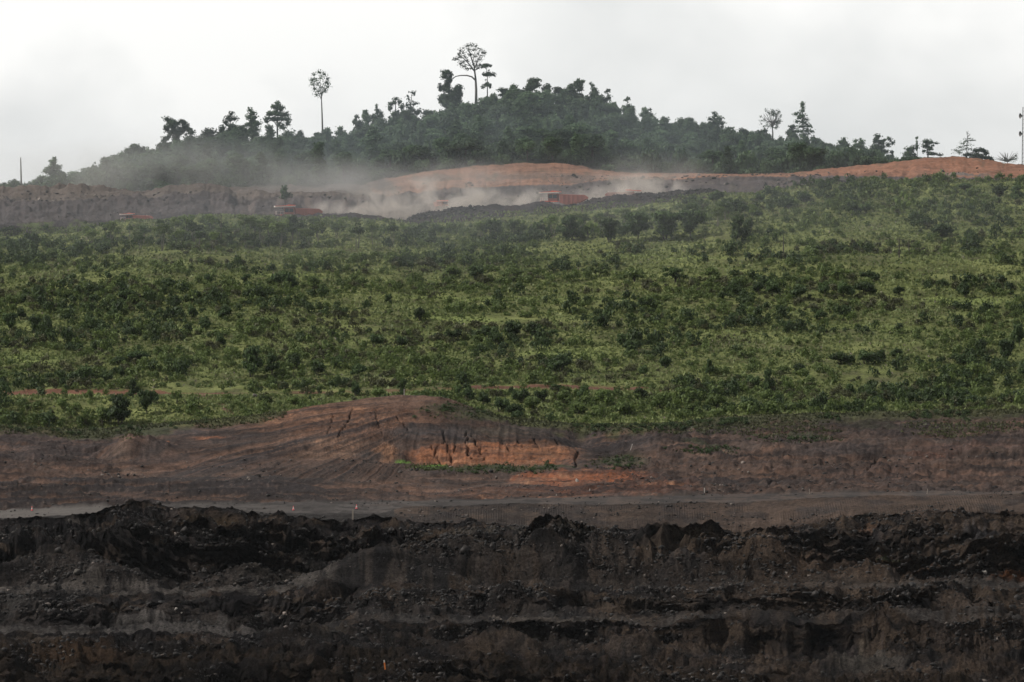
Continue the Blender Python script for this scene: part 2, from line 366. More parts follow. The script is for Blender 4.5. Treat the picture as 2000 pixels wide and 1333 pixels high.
# spoil mounds and knolls standing in the pit and behind the road: (photo x, depth, half width m, half depth m, height m)
for (mx, mY, wx, wy, hh) in [(735,1094,11,8,4.6),(640,1098,9,7,-3.5),(900,1100,12,9,4),(1060,1098,9,8,4.5),(1180,1104,14,9,4.2),(1480,1104,16,10,4.4),(1330,1096,9,8,2.6),
        (150,1102,12,8,2.6),(420,1096,14,9,-3.2),(60,1098,9,9,-2.4),(1110,1064,5,5,-2.6),(1000,1062,6,6,2.4),(1840,1062,8,6,2.2),
        (1500,1040,7,6,2.2),(1720,1040,8,6,3.0),(1900,1040,9,6,2.6),(980,1022,8,6,2.4),(1250,1022,9,7,2.8),(620,1016,9,5,2.0),(1850,1108,8,6,-3.2),
        (240,1258,6,10,3.2),(290,1262,9,8,2.4),(190,1256,5,8,-2.6),(1190,1276,5,10,-2.6),(1130,1285,4,8,-2.4),(1300,1265,9,10,2.0),
        (200,1350,22,11,2.4),(60,1350,16,10,1.2),(330,1348,12,9,1.2),
        (40,1822,20,12,2.2),(120,1828,14,10,1.6),(205,1822,12,8,2.4),(385,1800,9,8,2.0),(430,1796,6,6,1.6),(330,1802,9,8,1.2),(560,1800,14,10,1.6),(1700,1800,16,10,0.8)]:
    X0 = (mx - 1000) / F * mY
    g = np.exp(-(((GX - X0) / wx) ** 2 + ((GY - mY) / wy) ** 2))
    GZ = GZ + hh * g * (1 + 0.25 * n_mid)
# erosion cracks down the clay face
def seg_dist(x0, y0, x1, y1):
    wob = 9 * fbm(YS / 9, PX / 40, seed=int(x0), oct=5, gain=.65)
    px_, py_ = PX + wob, YS
    dx, dy = x1 - x0, y1 - y0; L2 = dx * dx + dy * dy
    t = np.clip(((px_ - x0) * dx + (py_ - y0) * dy) / L2, 0, 1)
    return np.hypot(px_ - (x0 + t * dx), (py_ - (y0 + t * dy)) * 1.0)
bank_rows = ((sec >= sidx('c10')) & (sec < sidx('c15')))
rsel = np.where(bank_rows)[0]; ra, rb = rsel[0], rsel[-1] + 1
_PX, _YS = PX, YS
PX, YS = PX[ra:rb], YS[ra:rb]
crack = np.zeros_like(PX)
for s in [(862,838,884,905,1.9),(908,842,920,900,2.1),(922,848,948,900,2.1),(690,800,660,855,1.2),(650,812,640,850,.9),(845,872,860,905,1.6),(775,812,800,850,1.0),(730,800,745,850,.8),(980,862,1000,880,1.6),(1040,858,1060,878,1.4),(1128,875,1125,915,3.4),
          (130,878,215,885,3.0),(895,868,884,886,1.2),(936,872,948,878,1.2),(870,862,850,880,1.2),(1010,862,1024,876,1.0),(1085,860,1096,872,1.0),(1510,915,1600,905,2.2),(1600,905,1720,895,2.6),(1690,925,1715,900,2.4),(1385,910,1450,890,2.0),(1500,950,1560,942,2.0),(1560,958,1740,955,1.8),(1740,958,2000,962,1.6)]:
    d = seg_dist(*s[:4]); crack = np.maximum(crack, np.exp(-(d / (s[4] * 0.6)) ** 2))
PX, YS = _PX, _YS
GZ[ra:rb] -= crack * 1.3
GX = (PX - 1000) / F * GY + vn(Xn / 3, Yn / 3, Zn / 2, seed=201) * rough * 0.5 * pit
wbank = (YS - c15[None, :]) / np.maximum(60, (c11 - c15))[None, :]
wfan = (YS - 768) / (np.clip(905 - PX, 110, 700) / 450 * 150 + 12)
fanw = np.clip((840 - PX) / 90, 0, 1) * np.clip((PX - 250) / 70, 0, 1) * np.clip((948 - YS) / 22, 0, 1)
stri = fbm(wbank * 17 + 0.8 * vn(PX / 70, YS / 40, seed=401), PX / 240, seed=403, oct=4, gain=0.65) * (1 - fanw) + fanw * fbm(wfan * 15 + 0.6 * vn(PX / 90, YS / 50, seed=421), PX / 300, seed=423, oct=4, gain=0.65)
stri2 = fbm(wbank * 46 + 1.2 * vn(PX / 50, YS / 30, seed=407), PX / 150, seed=405, oct=3, gain=0.6) * (1 - fanw) + fanw * fbm(wfan * 38 + vn(PX / 60, YS / 40, seed=425), PX / 170, seed=427, oct=3, gain=0.6)
sbm = ((sec >= sidx('c10')) & (sec < sidx('c15')))[:, None] * (1 - 0.45 * fanw)
GZ = GZ + n_lump * (sbm * (0.5 + 1.3 * np.clip((PX - 1130) / 80, 0, 1) + 0.8 * (PX < 330)) + 2.0 * ((sec == sidx('c21'))[:, None]) * (PX < 900)) + fbm(GX / 7, GY / 7, seed=415, oct=3) * 1.6 * ((sec == sidx('c21')) | (sec == sidx('c22')))[:, None] * (PX < 720)
GZ = GZ + (stri * 0.9 + stri2 * 0.35) * sbm + sbm * (ridged(GX / 1.9 + 0.5 * vn(GX / 6, GY / 9, seed=411), GY / 40, seed=409, oct=3) * 0.45 - 0.2) * np.clip(1.3 - np.hypot((PX - 900) / 260, (YS - 870) / 60), 0, 1)
# keep the eye-level skyline of the cleared mound clean
SY = YH - GZ / GY * F            # final photo height

# ---- colours of the earth itself
COL = np.zeros((nr, nc, 3), dtype=np.float32)
def secmask(a, b): return ((sec >= sidx(a)) & (sec < sidx(b)))[:, None]
def mixc(mask, c):
    m = np.clip(mask, 0, 1)[..., None]
    COL[:] = COL * (1 - m) + np.array(c, dtype=np.float32) * m
dist = 13 * fbm(PX / 26, YS / 12, seed=301, oct=5, gain=0.62)
dist2 = fbm(PX / 45, YS / 12, seed=311, oct=5)
dist3 = fbm(PX / 14, YS / 9, seed=321, oct=4)
COAL = (0.0145, 0.0132, 0.0135); BROWN = (0.054, 0.039, 0.029); GREYB = (0.088, 0.065, 0.055); PALE = (0.13, 0.112, 0.10)
ORANGE = (0.27, 0.112, 0.058); RUST = (0.155, 0.075, 0.048); DUSK = (0.064, 0.042, 0.034)
one = np.ones((nr, nc))
mixc(one * secmask('c0', 'c8'), COAL)
mixc(secmask('c0', 'c8') * np.clip(dist2 * 2.2 + 0.25 + (PX - 1000) / 1800, 0, 1) * 0.8, BROWN)
mixc(HEAP * np.clip(0.35 + 2.2 * dist3, 0, 1) * 0.8, (0.044, 0.036, 0.031))
mixc(HEAP * np.clip((PX - 950) / 500, 0, 1) * np.clip(0.25 + 2 * dist2, 0, 1) * 0.7, (0.070, 0.050, 0.038))
mixc(secmask('c0', 'c1') * np.clip(0.65 + dist3, 0, 1), (0.019, 0.013, 0.008))
mixc(secmask('c0', 'c8') * np.clip(dist3 * 2.5 - 0.4, 0, 1) * 0.55, (0.052, 0.041, 0.038))
mixc(secmask('c0', 'c8') * np.clip(fbm(PX / 120, YS / 30, seed=331, oct=4) * 3 - 0.3 - (PX - 700) / 2600, 0, 1) * 0.75, (0.0065, 0.006, 0.0068))
mixc(secmask('c4', 'c5') * lw4[None, :] * np.clip(0.75 + 1.5 * dist3, 0, 1), (0.062, 0.056, 0.053))
mixc(secmask('c6', 'c7') * lw6[None, :] * np.clip(0.7 + 1.6 * dist3, 0, 1), (0.066, 0.058, 0.053))
mixc((secmask('c5', 'c6') + secmask('c7', 'c8')) * np.clip(1 - rt[:, None] * 2.6 + dist3, 0, 1) * 0.6, (0.036, 0.031, 0.029))
pm = secmask('c0', 'c8')
def patch(x, y, rx, ry, c, k=1.0, soft=3.0, mask=None):
    if mask is pm: c = tuple(q * 0.72 for q in c); k *= 0.85
    d = np.hypot((PX - x + dist) / rx, (YS - y + dist * 0.45) / ry)
    m = np.clip((1 - d) * soft, 0, 1) * k
    if mask is not None: m = m * mask
    mixc(m, c)
patch(1080,1215,160,4,(0.13,0.11,0.095),0.8,3,pm); patch(520,1215,90,5,(0.08,0.07,0.065),0.6,3,pm)
patch(900,1050,130,7,(0.12,0.105,0.09),0.55,2,pm); patch(1000,1046,60,4,(0.16,0.14,0.12),0.7,2,pm)
patch(970,1082,40,6,(0.12,0.10,0.085),0.5,2,pm); patch(1150,1110,90,10,(0.10,0.085,0.07),0.5,2,pm)
patch(1560,1165,220,26,(0.075,0.056,0.044),0.8,2,pm); patch(1400,1120,180,20,(0.085,0.062,0.046),0.8,2,pm)
patch(1650,1130,260,22,(0.082,0.056,0.040),0.8,1.6,pm)
patch(1250,1180,160,14,(0.075,0.06,0.05),0.7,1.6,pm)
patch(1100,1260,160,16,(0.07,0.058,0.05),0.7,1.6,pm)
patch(1900,1250,130,30,(0.072,0.055,0.046),0.7,2,pm); patch(1700,1300,90,26,(0.095,0.085,0.075),0.7,2,pm)
patch(1690,1275,30,34,(0.12,0.10,0.08),0.6,1.2,pm * np.clip(.2 + 2.5 * fbm(PX / 9, YS / 14, seed=382, oct=3), 0, 1)); patch(1905,1040,34,34,(0.11,0.105,0.11),0.55,1.2,pm * np.clip(.1 + 2.5 * fbm(PX / 7, YS / 22, seed=381, oct=3), 0, 1))
patch(1700,1040,25,14,(0.20,0.12,0.08),0.6,2,pm); patch(1520,1030,40,9,(0.24,0.145,0.10),0.7,2,pm)
patch(1720,1100,90,6,(0.045,0.06,0.022),0.8,2,pm); patch(1760,1112,120,14,(0.11,0.066,0.044),0.6,2,pm)
patch(1980,1130,60,9,(0.19,0.075,0.03),0.8,2,pm); patch(150,1015,30,9,(0.16,0.14,0.125),0.4,2,pm)
patch(550,1120,110,18,(0.065,0.056,0.048),0.8,1.6,pm); patch(400,1020,70,10,(0.08,0.055,0.03),0.6,2,pm)
patch(30,1185,70,30,(0.06,0.055,0.052),0.7,2,pm); patch(620,1255,90,14,(0.06,0.048,0.038),0.7,2,pm)
patch(60,1258,60,10,(0.09,0.07,0.055),0.7,2,pm); patch(960,1250,120,20,(0.062,0.05,0.042),0.7,2,pm)
patch(160,1290,120,30,(0.05,0.030,0.018),0.8,2,pm)
# bench road and batter
mixc(one * secmask('c8', 'c9'), (0.040, 0.032, 0.029))
mixc(secmask('c8', 'c9') * np.clip((PX - 950) / 600, 0, 1) * 0.9, (0.066, 0.047, 0.038))
mixc(secmask('c8', 'c9') * np.clip(fbm(PX / 40, YS / 9, seed=333, oct=5, gain=.65) * 3, 0, 1) * 0.6 * (PX > 770), (0.085, 0.060, 0.046))
mixc(secmask('c8', 'c9') * np.clip(dist2 * 3, 0, 1) * 0.7 * (PX > 770), (0.030, 0.026, 0.026))
mixc(secmask('c8', 'c9') * (PX < 770) * 1.0, (0.03, 0.027, 0.026))
mixc(one * secmask('c9', 'c10'), (0.070, 0.062, 0.058))
mixc(secmask('c9', 'c10') * np.clip((PX - 800) / 500, 0, 1) * 0.95, (0.076, 0.056, 0.046))
mixc(secmask('c9', 'c10') * np.clip(fbm(PX / 60, YS / 4, seed=335, oct=4) * 4, 0, 1) * 0.7 * (PX > 700), (0.052, 0.040, 0.036))
mixc(secmask('c9', 'c10') * np.clip(dist2 * 4 + 0.2, 0, 1) * 0.75, (0.046, 0.040, 0.038))
mixc(secmask('c9', 'c10') * np.clip(fbm(PX / 26, YS / 3.0, seed=336, oct=5, gain=.65) * 4 + .1, 0, 1) * 0.85 * (PX > 200), (0.030, 0.026, 0.025))
mixc(secmask('c9', 'c10') * np.clip((260 - PX) / 60, 0, 1) * 0.6, (0.12, 0.108, 0.10))
# spoil bank
sb = secmask('c10', 'c16')
mixc(one * sb, DUSK)
mixc(sb * np.clip(dist2 * 2 + 0.3, 0, 1) * 0.6, GREYB)
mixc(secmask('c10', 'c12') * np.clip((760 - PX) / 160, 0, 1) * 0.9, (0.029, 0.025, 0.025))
patch(110,870,210,42,(0.062,0.049,0.047),0.8,2,sb)
patch(300,845,150,12,(0.055,0.05,0.052),0.7,2,sb)
patch(650,820,240,45,(0.165,0.088,0.058),0.9,2.2,sb); patch(560,890,260,22,(0.095,0.06,0.046),0.8,2,sb)
patch(780,785,200,16,(0.125,0.075,0.055),0.8,2,sb)
patch(470,870,130,10,(0.055,0.050,0.050),0.6,2,sb)
patch(400,912,140,10,(0.115,0.068,0.050),0.7,2,sb)
patch(840,845,110,18,(0.052,0.047,0.048),0.85,3,sb); patch(1010,842,120,14,(0.065,0.056,0.045),0.7,2,sb)
patch(960,890,180,30,ORANGE,0.95,5,sb*(YS>858)); patch(750,885,28,22,(0.28,0.15,0.09),0.9,3,sb)
patch(655,868,70,20,(0.24,0.145,0.098),0.65,1.6,sb); patch(650,893,80,10,(0.19,0.12,0.085),0.6,2,sb)
patch(725,893,36,12,(0.05,0.047,0.048),0.8,2,sb)
patch(1060,880,90,22,(0.30,0.145,0.08),0.6,2,sb)
patch(1110,936,130,15,(0.27,0.098,0.050),0.95,4,sb); patch(1200,935,95,12,(0.30,0.105,0.050),0.9,2,sb); patch(1290,950,90,7,(0.22,0.09,0.05),0.7,1.6,sb)
patch(1030,941,50,6,(0.24,0.13,0.09),0.8,3,sb)
patch(930,962,190,12,(0.14,0.075,0.052),0.8,2,sb); patch(1180,960,230,9,(0.095,0.042,0.028),0.8,3,sb)
patch(1160,948,180,2.5,(0.25,0.115,0.07),0.8,2,sb); patch(1100,972,260,3,(0.24,0.12,0.08),0.7,2,sb)
patch(410,857,46,4,(0.25,0.11,0.065),0.8,2,sb); patch(325,877,14,5,(0.26,0.11,0.06),0.8,2,sb)
patch(235,900,32,16,(0.15,0.10,0.075),0.5,1.5,sb); patch(250,925,40,8,(0.17,0.12,0.095),0.6,2,sb)
patch(860,960,80,10,(0.05,0.043,0.042),0.6,2,sb)
patch(1140,855,90,16,(0.028,0.025,0.026),0.8,3,sb); patch(1180,890,40,26,(0.03,0.026,0.026),0.7,2,sb); patch(1240,870,70,28,(0.045,0.038,0.038),0.8,2,sb)
patch(1360,850,90,16,(0.07,0.056,0.053),0.8,2,sb); patch(1460,920,160,30,(0.105,0.066,0.050),0.7,2,sb)
patch(1800,925,230,28,(0.080,0.052,0.043),0.8,2,sb); patch(1640,880,110,18,(0.075,0.062,0.060),0.6,2,sb)
patch(1900,875,150,9,(0.10,0.062,0.053),0.7,2,sb); patch(1820,890,60,8,(0.13,0.06,0.04),0.6,2,sb)
patch(1700,840,330,12,(0.06,0.045,0.036),0.7,2,sb); patch(1760,835,120,16,(0.032,0.027,0.026),0.7,2,sb)
patch(1560,858,80,8,(0.052,0.058,0.026),0.8,2,sb); patch(1450,840,90,10,(0.05,0.052,0.032),0.6,2,sb)
och = (COL[..., 0] > 0.15) * sb
rn = fbm(PX / 5 + YS / 30, YS / 22, seed=351, oct=4, gain=.6); rn2 = fbm(PX / 22, YS / 8, seed=353, oct=5, gain=.65)
mixc(och * np.clip(rn * 3 - 0.3, 0, 1) * 0.5, (0.13, 0.062, 0.038)); mixc(och * np.clip(rn2 * 3 - 0.7, 0, 1) * 0.6, (0.105, 0.062, 0.045)); mixc(och * np.clip(-rn2 * 3 - 0.5, 0, 1) * 0.7, (0.33, 0.175, 0.105))
# streaks of the dozed layers
mixc(sb * fanw * np.exp(-((wfan - 0.86 - 0.05 * vn(PX / 60, YS / 60, seed=419)) / 0.045) ** 2) * 0.85, (0.034, 0.031, 0.033))
mixc(sb * fanw * np.exp(-((wfan - 0.62 - 0.05 * vn(PX / 60, YS / 60, seed=420)) / 0.035) ** 2) * 0.7, (0.042, 0.037, 0.038))
mixc(sb * fanw * np.exp(-((wfan - 0.73) / 0.035) ** 2) * 0.6, (0.18, 0.10, 0.068))
mixc(sb * np.clip(stri2 * 3 - 0.2, 0, 1) * 0.7, (0.034, 0.028, 0.028))
mixc(sb * np.clip(-stri2 * 3 - 0.5, 0, 1) * 0.6, (0.155, 0.092, 0.066))
mixc(sb * np.clip(stri * 3.2 - 0.35, 0, 1) * 0.55, (0.030, 0.026, 0.028))
mixc(sb * np.clip(-stri * 3.2 - 0.5, 0, 1) * 0.45 * (PX < 840), (0.15, 0.088, 0.062))
mixc(sb * np.clip(dist3 * 3 - 0.7, 0, 1) * 0.4, (0.032, 0.026, 0.025))
mixc(sb * np.clip(fbm(PX / 9, YS / 2.6, seed=345, oct=4) * 4 - 1.3, 0, 1) * 0.35, (0.14, 0.10, 0.085))
mixc(sb * np.clip(fbm(PX / 12, YS / 5, seed=346, oct=5, gain=0.7) * 4 - 0.6, 0, 1) * 0.45, (0.026, 0.021, 0.021))
mixc(sb * (PX > 1300) * np.clip(fbm(PX / 55, YS / 3.2, seed=349, oct=5, gain=.62) * 5 - 1.2, 0, 1) * 0.8, (0.024, 0.020, 0.020))  # dark level streaks drawn in colour for the crack scarps
# growth on the bank
GR1 = (0.075, 0.115, 0.03); GR2 = (0.045, 0.052, 0.030)
patch(838,914,44,6,(0.10,0.19,0.035),0.95,3,sb); patch(786,903,18,6,(0.10,0.19,0.035),0.8,3,sb)
patch(960,918,130,10,GR2,0.85,2,sb); patch(1080,913,60,6,GR2,0.9,2,sb); patch(880,800,70,14,GR2,0.6,1.5,sb); patch(940,815,80,12,GR2,0.7,1.5,sb)
patch(1210,905,60,14,GR2,0.6,2,sb); patch(1380,880,60,7,GR2,0.7,2,sb)
edge_n = 10 * fbm(PX / 26, YS / 10, seed=341, oct=4)
mixc(sb * np.clip((c15[None, :] + 14 - YS + edge_n) / 10, 0, 1) * (np.abs(PX - 740) > 190) * 0.7, (0.090, 0.105, 0.040))
mixc(sb * np.clip((c15[None, :] + 26 - YS + 2 * edge_n) / 14, 0, 1) * (PX > 1280) * 0.55, (0.045, 0.045, 0.028))
mixc(sb * (PX < 330) * (PX > 130) * np.clip((c15[None, :] + 22 - YS + edge_n) / 10, 0, 1) * 0.8, (0.05, 0.055, 0.032))
# green slope
gs = secmask('c16', 'c18')
mixc(one * gs, (0.140, 0.160, 0.058))
mixc(gs * np.clip(dist2 * 2.0 + 0.1, 0, 1) * 0.75, (0.100, 0.098, 0.052))
mixc(gs * np.clip(fbm(PX / 80, YS / 20, seed=351, oct=5) * 3 - 0.2, 0, 1) * 0.8, (0.205, 0.225, 0.085))
for (x, y, rx, ry) in [(980,585,260,6),(880,625,120,6),(1110,690,110,12),(60,700,90,12),(400,645,90,6),(1570,800,300,7),(200,775,110,12),(560,540,150,5),(1250,505,260,4),(1700,640,120,8),(1880,590,120,10)]:
    patch(x, y, rx, ry, (0.20, 0.245, 0.08), 0.8, 2, gs)
red = (0.155, 0.078, 0.055)
trk = secmask('c17', 'c17b') * np.clip(0.45 + 1.4 * fbm(PX / 60, np.full_like(PX, 3.3), seed=361, oct=4) + 0.4 * (PX < 420) + 0.5 * (np.abs(PX - 1090) < 180), 0, 1) * (PX < 1450)
mixc(trk, red)
patch(180,767,230,6,(0.19,0.092,0.062),0.95,3,gs); patch(1090,757,170,4,red,0.6,2,gs); patch(640,770,100,3,red,0.6,2,gs); patch(1370,822,0.1,0.1,red,0,1,gs)
d = np.hypot(np.clip(np.abs(PX - 418 - (YS - 790) * 1.55) - 4, 0, None), 0.0 * YS); mixc(gs * np.clip(1.2 - d / 6, 0, 1) * ((YS > 768) & (YS < 812)), (0.17, 0.10, 0.075))
d = np.abs(PX - 52 - (YS - 790) * 0.4); mixc(gs * np.clip(1.2 - d / 9, 0, 1) * ((YS > 768) & (YS < 812)) * 0.6, (0.14, 0.085, 0.06))
patch(400,780,30,6,(0.09,0.055,0.04),0.7,2,gs)
# spoil berm, haul road, cleared slope
mixc(one * secmask('c18', 'c20'), (0.040, 0.034, 0.036))
mixc(secmask('c18', 'c20') * np.clip(dist3 * 2, 0, 1) * 0.6, (0.072, 0.052, 0.046))
mixc(secmask('c18', 'c19') * np.clip(0.5 + (rt[:, None] < 0.5) * 0.5 + dist3 * 2 - 0.5, 0, 1) * ((PX < 640) | (PX > 1440)), (0.075, 0.095, 0.038))
mixc(one * secmask('c20', 'c21'), (0.20, 0.155, 0.13))
cl = secmask('c21', 'c22')
mixc(one * cl, (0.082, 0.068, 0.068))
mixc(cl * np.clip(dist3 * 2.2, 0, 1) * 0.7, (0.125, 0.098, 0.085))
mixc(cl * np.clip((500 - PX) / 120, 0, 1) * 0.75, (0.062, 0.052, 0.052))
mixc(cl * np.clip(fbm(PX / 22, YS / 8, seed=347, oct=4) * 3, 0, 1) * 0.6, (0.040, 0.036, 0.037))
cu = secmask('c22', 'c23')
mixc(one * cu, (0.105, 0.085, 0.074))
om = np.clip((PX - 740 + dist * 6) / 60, 0, 1)
mixc(cu * om, (0.24, 0.128, 0.085))
mixc(cu * om * np.clip(dist2 * 2.5, 0, 1) * 0.7, (0.20, 0.110, 0.075))
mixc(cu * om * np.clip((PX - 1560) / 80, 0, 1) * 0.8, (0.26, 0.125, 0.080))
streak = fbm(PX / 70, YS / 2.6, seed=371, oct=3)
mixc(cu * om * np.clip(streak * 3 - 0.2, 0, 1) * 0.55, (0.14, 0.075, 0.055))
patch(1010,345,140,10,(0.12,0.095,0.08),0.6,1.6,cu); patch(1130,350,60,12,(0.085,0.075,0.07),0.7,1.6,cu); patch(850,350,60,9,(0.10,0.085,0.075),0.7,2,cu)
patch(1880,345,70,5,(0.14,0.135,0.13),0.8,2,secmask('c21','c23'))
mixc(secmask('c21', 'c23') * (PX > 760) * np.clip((dist3 - 0.25) * 3, 0, 1) * 0.4, (0.07, 0.075, 0.05))
mixc(one * secmask('c23', 'c25'), (0.022, 0.032, 0.016))
mixc(one * ((sec >= sidx('c25'))[:, None]), (0.04, 0.06, 0.03))
COL = np.concatenate([COL, np.ones((nr, nc, 1), np.float32)], axis=2)
RIBS = (secmask('c8b', 'c9') * (PX > 780) * np.clip(0.25 + 1.6 * fbm(PX / 60, YS / 16, seed=337, oct=3), 0, 1)).astype(np.float32) * one

def piece(name, a, b, mat):
    r0, r1 = start[a], start[b] + 1
    if b == names[-1]: r1 = nr
    n = r1 - r0
    v = np.stack([GX[r0:r1], GY[r0:r1], GZ[r0:r1]], -1).reshape(-1, 3)
    idx = np.arange(n * nc).reshape(n, nc)
    f = np.stack([idx[:-1, :-1], idx[:-1, 1:], idx[1:, 1:], idx[1:, :-1]], -1).reshape(-1, 4)
    at = {'col': ('FLOAT_COLOR', COL[r0:r1].reshape(-1, 4)), 'ribs': ('FLOAT', RIBS[r0:r1].reshape(-1))}
    me = mesh_np(name, v, f, 4, [mat], at, smooth=True)
    return tag(link(bpy.data.objects.new(name, me)), kind='structure')

piece('pit_terraces', 'c0', 'c8b', M['pit'])
piece('graded_batter', 'c8b', 'c9', M['bank'])
piece('bench_road', 'c9', 'c10', M['road'])
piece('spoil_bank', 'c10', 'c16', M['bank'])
piece('green_slope', 'c16', 'c18', M['grass'])
piece('haul_road_berm', 'c18', 'c20', M['berm'])
piece('haul_road', 'c20', 'c21', M['road'])
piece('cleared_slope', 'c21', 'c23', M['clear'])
piece('forest_hill', 'c23', 'c25', M['forest_floor'])
piece('far_ground', 'c25', 'c27', M['forest_floor'])
# near ground: the pit floor and the rim the photographer stands on
prof = [(-400, -2), (-60, -2), (8, -2.0), (40, -16), (120, -48), (320, -88), (700, -96)]
nv = []
ncx = np.linspace(-2600, 2600, 80)
for (y, z) in prof:
    nv.append(np.stack([ncx, np.full(80, float(y)), z + (0.8 * fbm(ncx / 40, np.full(80, y / 50.), seed=7) if y > 20 else 0 * ncx)], -1))
e0 = np.stack([(np.interp(np.linspace(0, 1, 80), np.linspace(0, 1, nc), cols) - 1000) / F * 960, np.full(80, 960.), np.full(80, -92.0)], -1)
nv.append(e0); nv = np.concatenate(nv); ni = np.arange(len(nv)).reshape(-1, 80)
nf = np.stack([ni[:-1, :-1], ni[:-1, 1:], ni[1:, 1:], ni[1:, :-1]], -1).reshape(-1, 4)
ncol = np.tile(np.array([0.03, 0.027, 0.025, 1]), (len(nv), 1))
tag(link(bpy.data.objects.new('pit_floor', mesh_np('pit_floor', nv, nf, 4, [M['pit']], {'col': ('FLOAT_COLOR', ncol), 'ribs': ('FLOAT', np.zeros(len(nv)))}, True))), kind='structure')

# ---- finding a spot on the ground
def col_of(px): return int(np.argmin(np.abs(cols - px)))
def spot(px, ys, a='c0', b='c25'):
    """the first ground point, from the front, seen at this photo position"""
    c = col_of(px); r0, r1 = start[a], start[b]
    s = SY[r0:r1, c]; m = np.minimum.accumulate(s)
    k = np.where((s <= ys) & (s <= m + 1e-6))[0]
    r = r0 + (k[0] if len(k) else len(s) - 1)
    return Vector((float(GX[r, c]), float(GY[r, c]), float(GZ[r, c])))
def ground_at(px, Y, a='c0', b='c25'):
    c = col_of(px); r0, r1 = start[a], start[b]
    r = r0 + int(np.argmin(np.abs(GY[r0:r1, c] - Y)))
    return Vector((float(GX[r, c]), float(GY[r, c]), float(GZ[r, c])))
def P(px, ys, Y): return Vector(((px - 1000) / F * Y, Y, -(ys - YH) / F * Y))

# ------------------------------------------------------------------ foliage builders
def leaves(r, cen, rad, n, size, flat=0.0, up=0.0, jit=0.55, tint=None, spread=0.18, airy=False):
    """n leaf clumps spread over ellipsoid blobs. cen (k,3), rad (k,3)"""
    cen = np.asarray(cen, float).reshape(-1, 3); rad = np.asarray(rad, float).reshape(-1, 3)
    w = (rad[:, 0] * rad[:, 2]) ** 1.0; w = w / w.sum()
    k = r.choice(len(cen), n, p=w)
    d = r.normal(size=(n, 3)); d[:, 2] += up; d /= np.linalg.norm(d, axis=1)[:, None]
    q = np.where(r.random(n) < spread, r.uniform(0.9, 1.3, n), r.uniform(0.55, 1.05, n))
    if airy: q = r.uniform(0.1, 1.75, n)
    p = cen[k] + rad[k] * d * q[:, None]
    nrm = d / rad[k] ; nrm /= np.linalg.norm(nrm, axis=1)[:, None]
    nrm = nrm + r.normal(size=(n, 3)) * jit; nrm /= np.linalg.norm(nrm, axis=1)[:, None]
    a = np.cross(nrm, r.normal(size=(n, 3))); a /= np.linalg.norm(a, axis=1)[:, None] + 1e-9
    b = np.cross(nrm, a)
    s = size * r.uniform(0.6, 1.35, n)[:, None]
    v = np.stack([p + a * s, p - a * s * 0.5 + b * s * 0.85, p - a * s * 0.5 - b * s * 0.85], 1).reshape(-1, 3)
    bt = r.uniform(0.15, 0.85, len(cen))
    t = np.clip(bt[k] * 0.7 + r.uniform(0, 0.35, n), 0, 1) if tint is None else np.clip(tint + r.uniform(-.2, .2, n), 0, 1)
    return v, np.repeat(t, 3)

_ico = None
def ico():
    global _ico
    if _ico is None:
        import bmesh
        bm = bmesh.new(); bmesh.ops.create_icosphere(bm, subdivisions=2, radius=1)
        _ico = (np.array([v.co[:] for v in bm.verts]), np.array([[v.index for v in f.verts] for f in bm.faces])); bm.free()
    return _ico

def crown_mesh(name, r, cen, rad, n, size, mat, core=0.72, **kw):
    v, t = leaves(r, cen, rad, n, size, **kw)
    f = np.arange(len(v)).reshape(-1, 3)
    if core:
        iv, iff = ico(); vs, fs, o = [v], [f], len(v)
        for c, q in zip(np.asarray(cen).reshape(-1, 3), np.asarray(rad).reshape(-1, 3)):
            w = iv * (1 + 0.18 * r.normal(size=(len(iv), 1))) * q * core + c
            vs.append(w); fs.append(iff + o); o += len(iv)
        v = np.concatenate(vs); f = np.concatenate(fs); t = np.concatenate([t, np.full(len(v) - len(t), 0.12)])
    return mesh_np(name, v, f, 3, [mat], {'tint': ('FLOAT', t)})

def tube(path, radii, k=6):
    """tapered tube through points, returns verts, quads"""
    path = [Vector(p) for p in path]; vs, fs = [], []
    for i, p in enumerate(path):
        d = (path[min(i + 1, len(path) - 1)] - path[max(i - 1, 0)]).normalized()
        u = d.cross(Vector((0.31, 1, 0.17))).normalized(); w = d.cross(u)
        for j in range(k):
            a = 2 * math.pi * j / k
            vs.append(p + (u * math.cos(a) + w * math.sin(a)) * radii[i])
    for i in range(len(path) - 1):
        for j in range(k):
            fs.append((i * k + j, i * k + (j + 1) % k, (i + 1) * k + (j + 1) % k, (i + 1) * k + j))
    return np.array([v[:] for v in vs]), np.array(fs)

def tubes_mesh(name, tubes, mat):
    vs, fs, o = [], [], 0
    for path, rad in tubes:
        v, f = tube(path, rad); vs.append(v); fs.append(f + o); o += len(v)
    return mesh_np(name, np.concatenate(vs), np.concatenate(fs), 4, [mat], smooth=True)

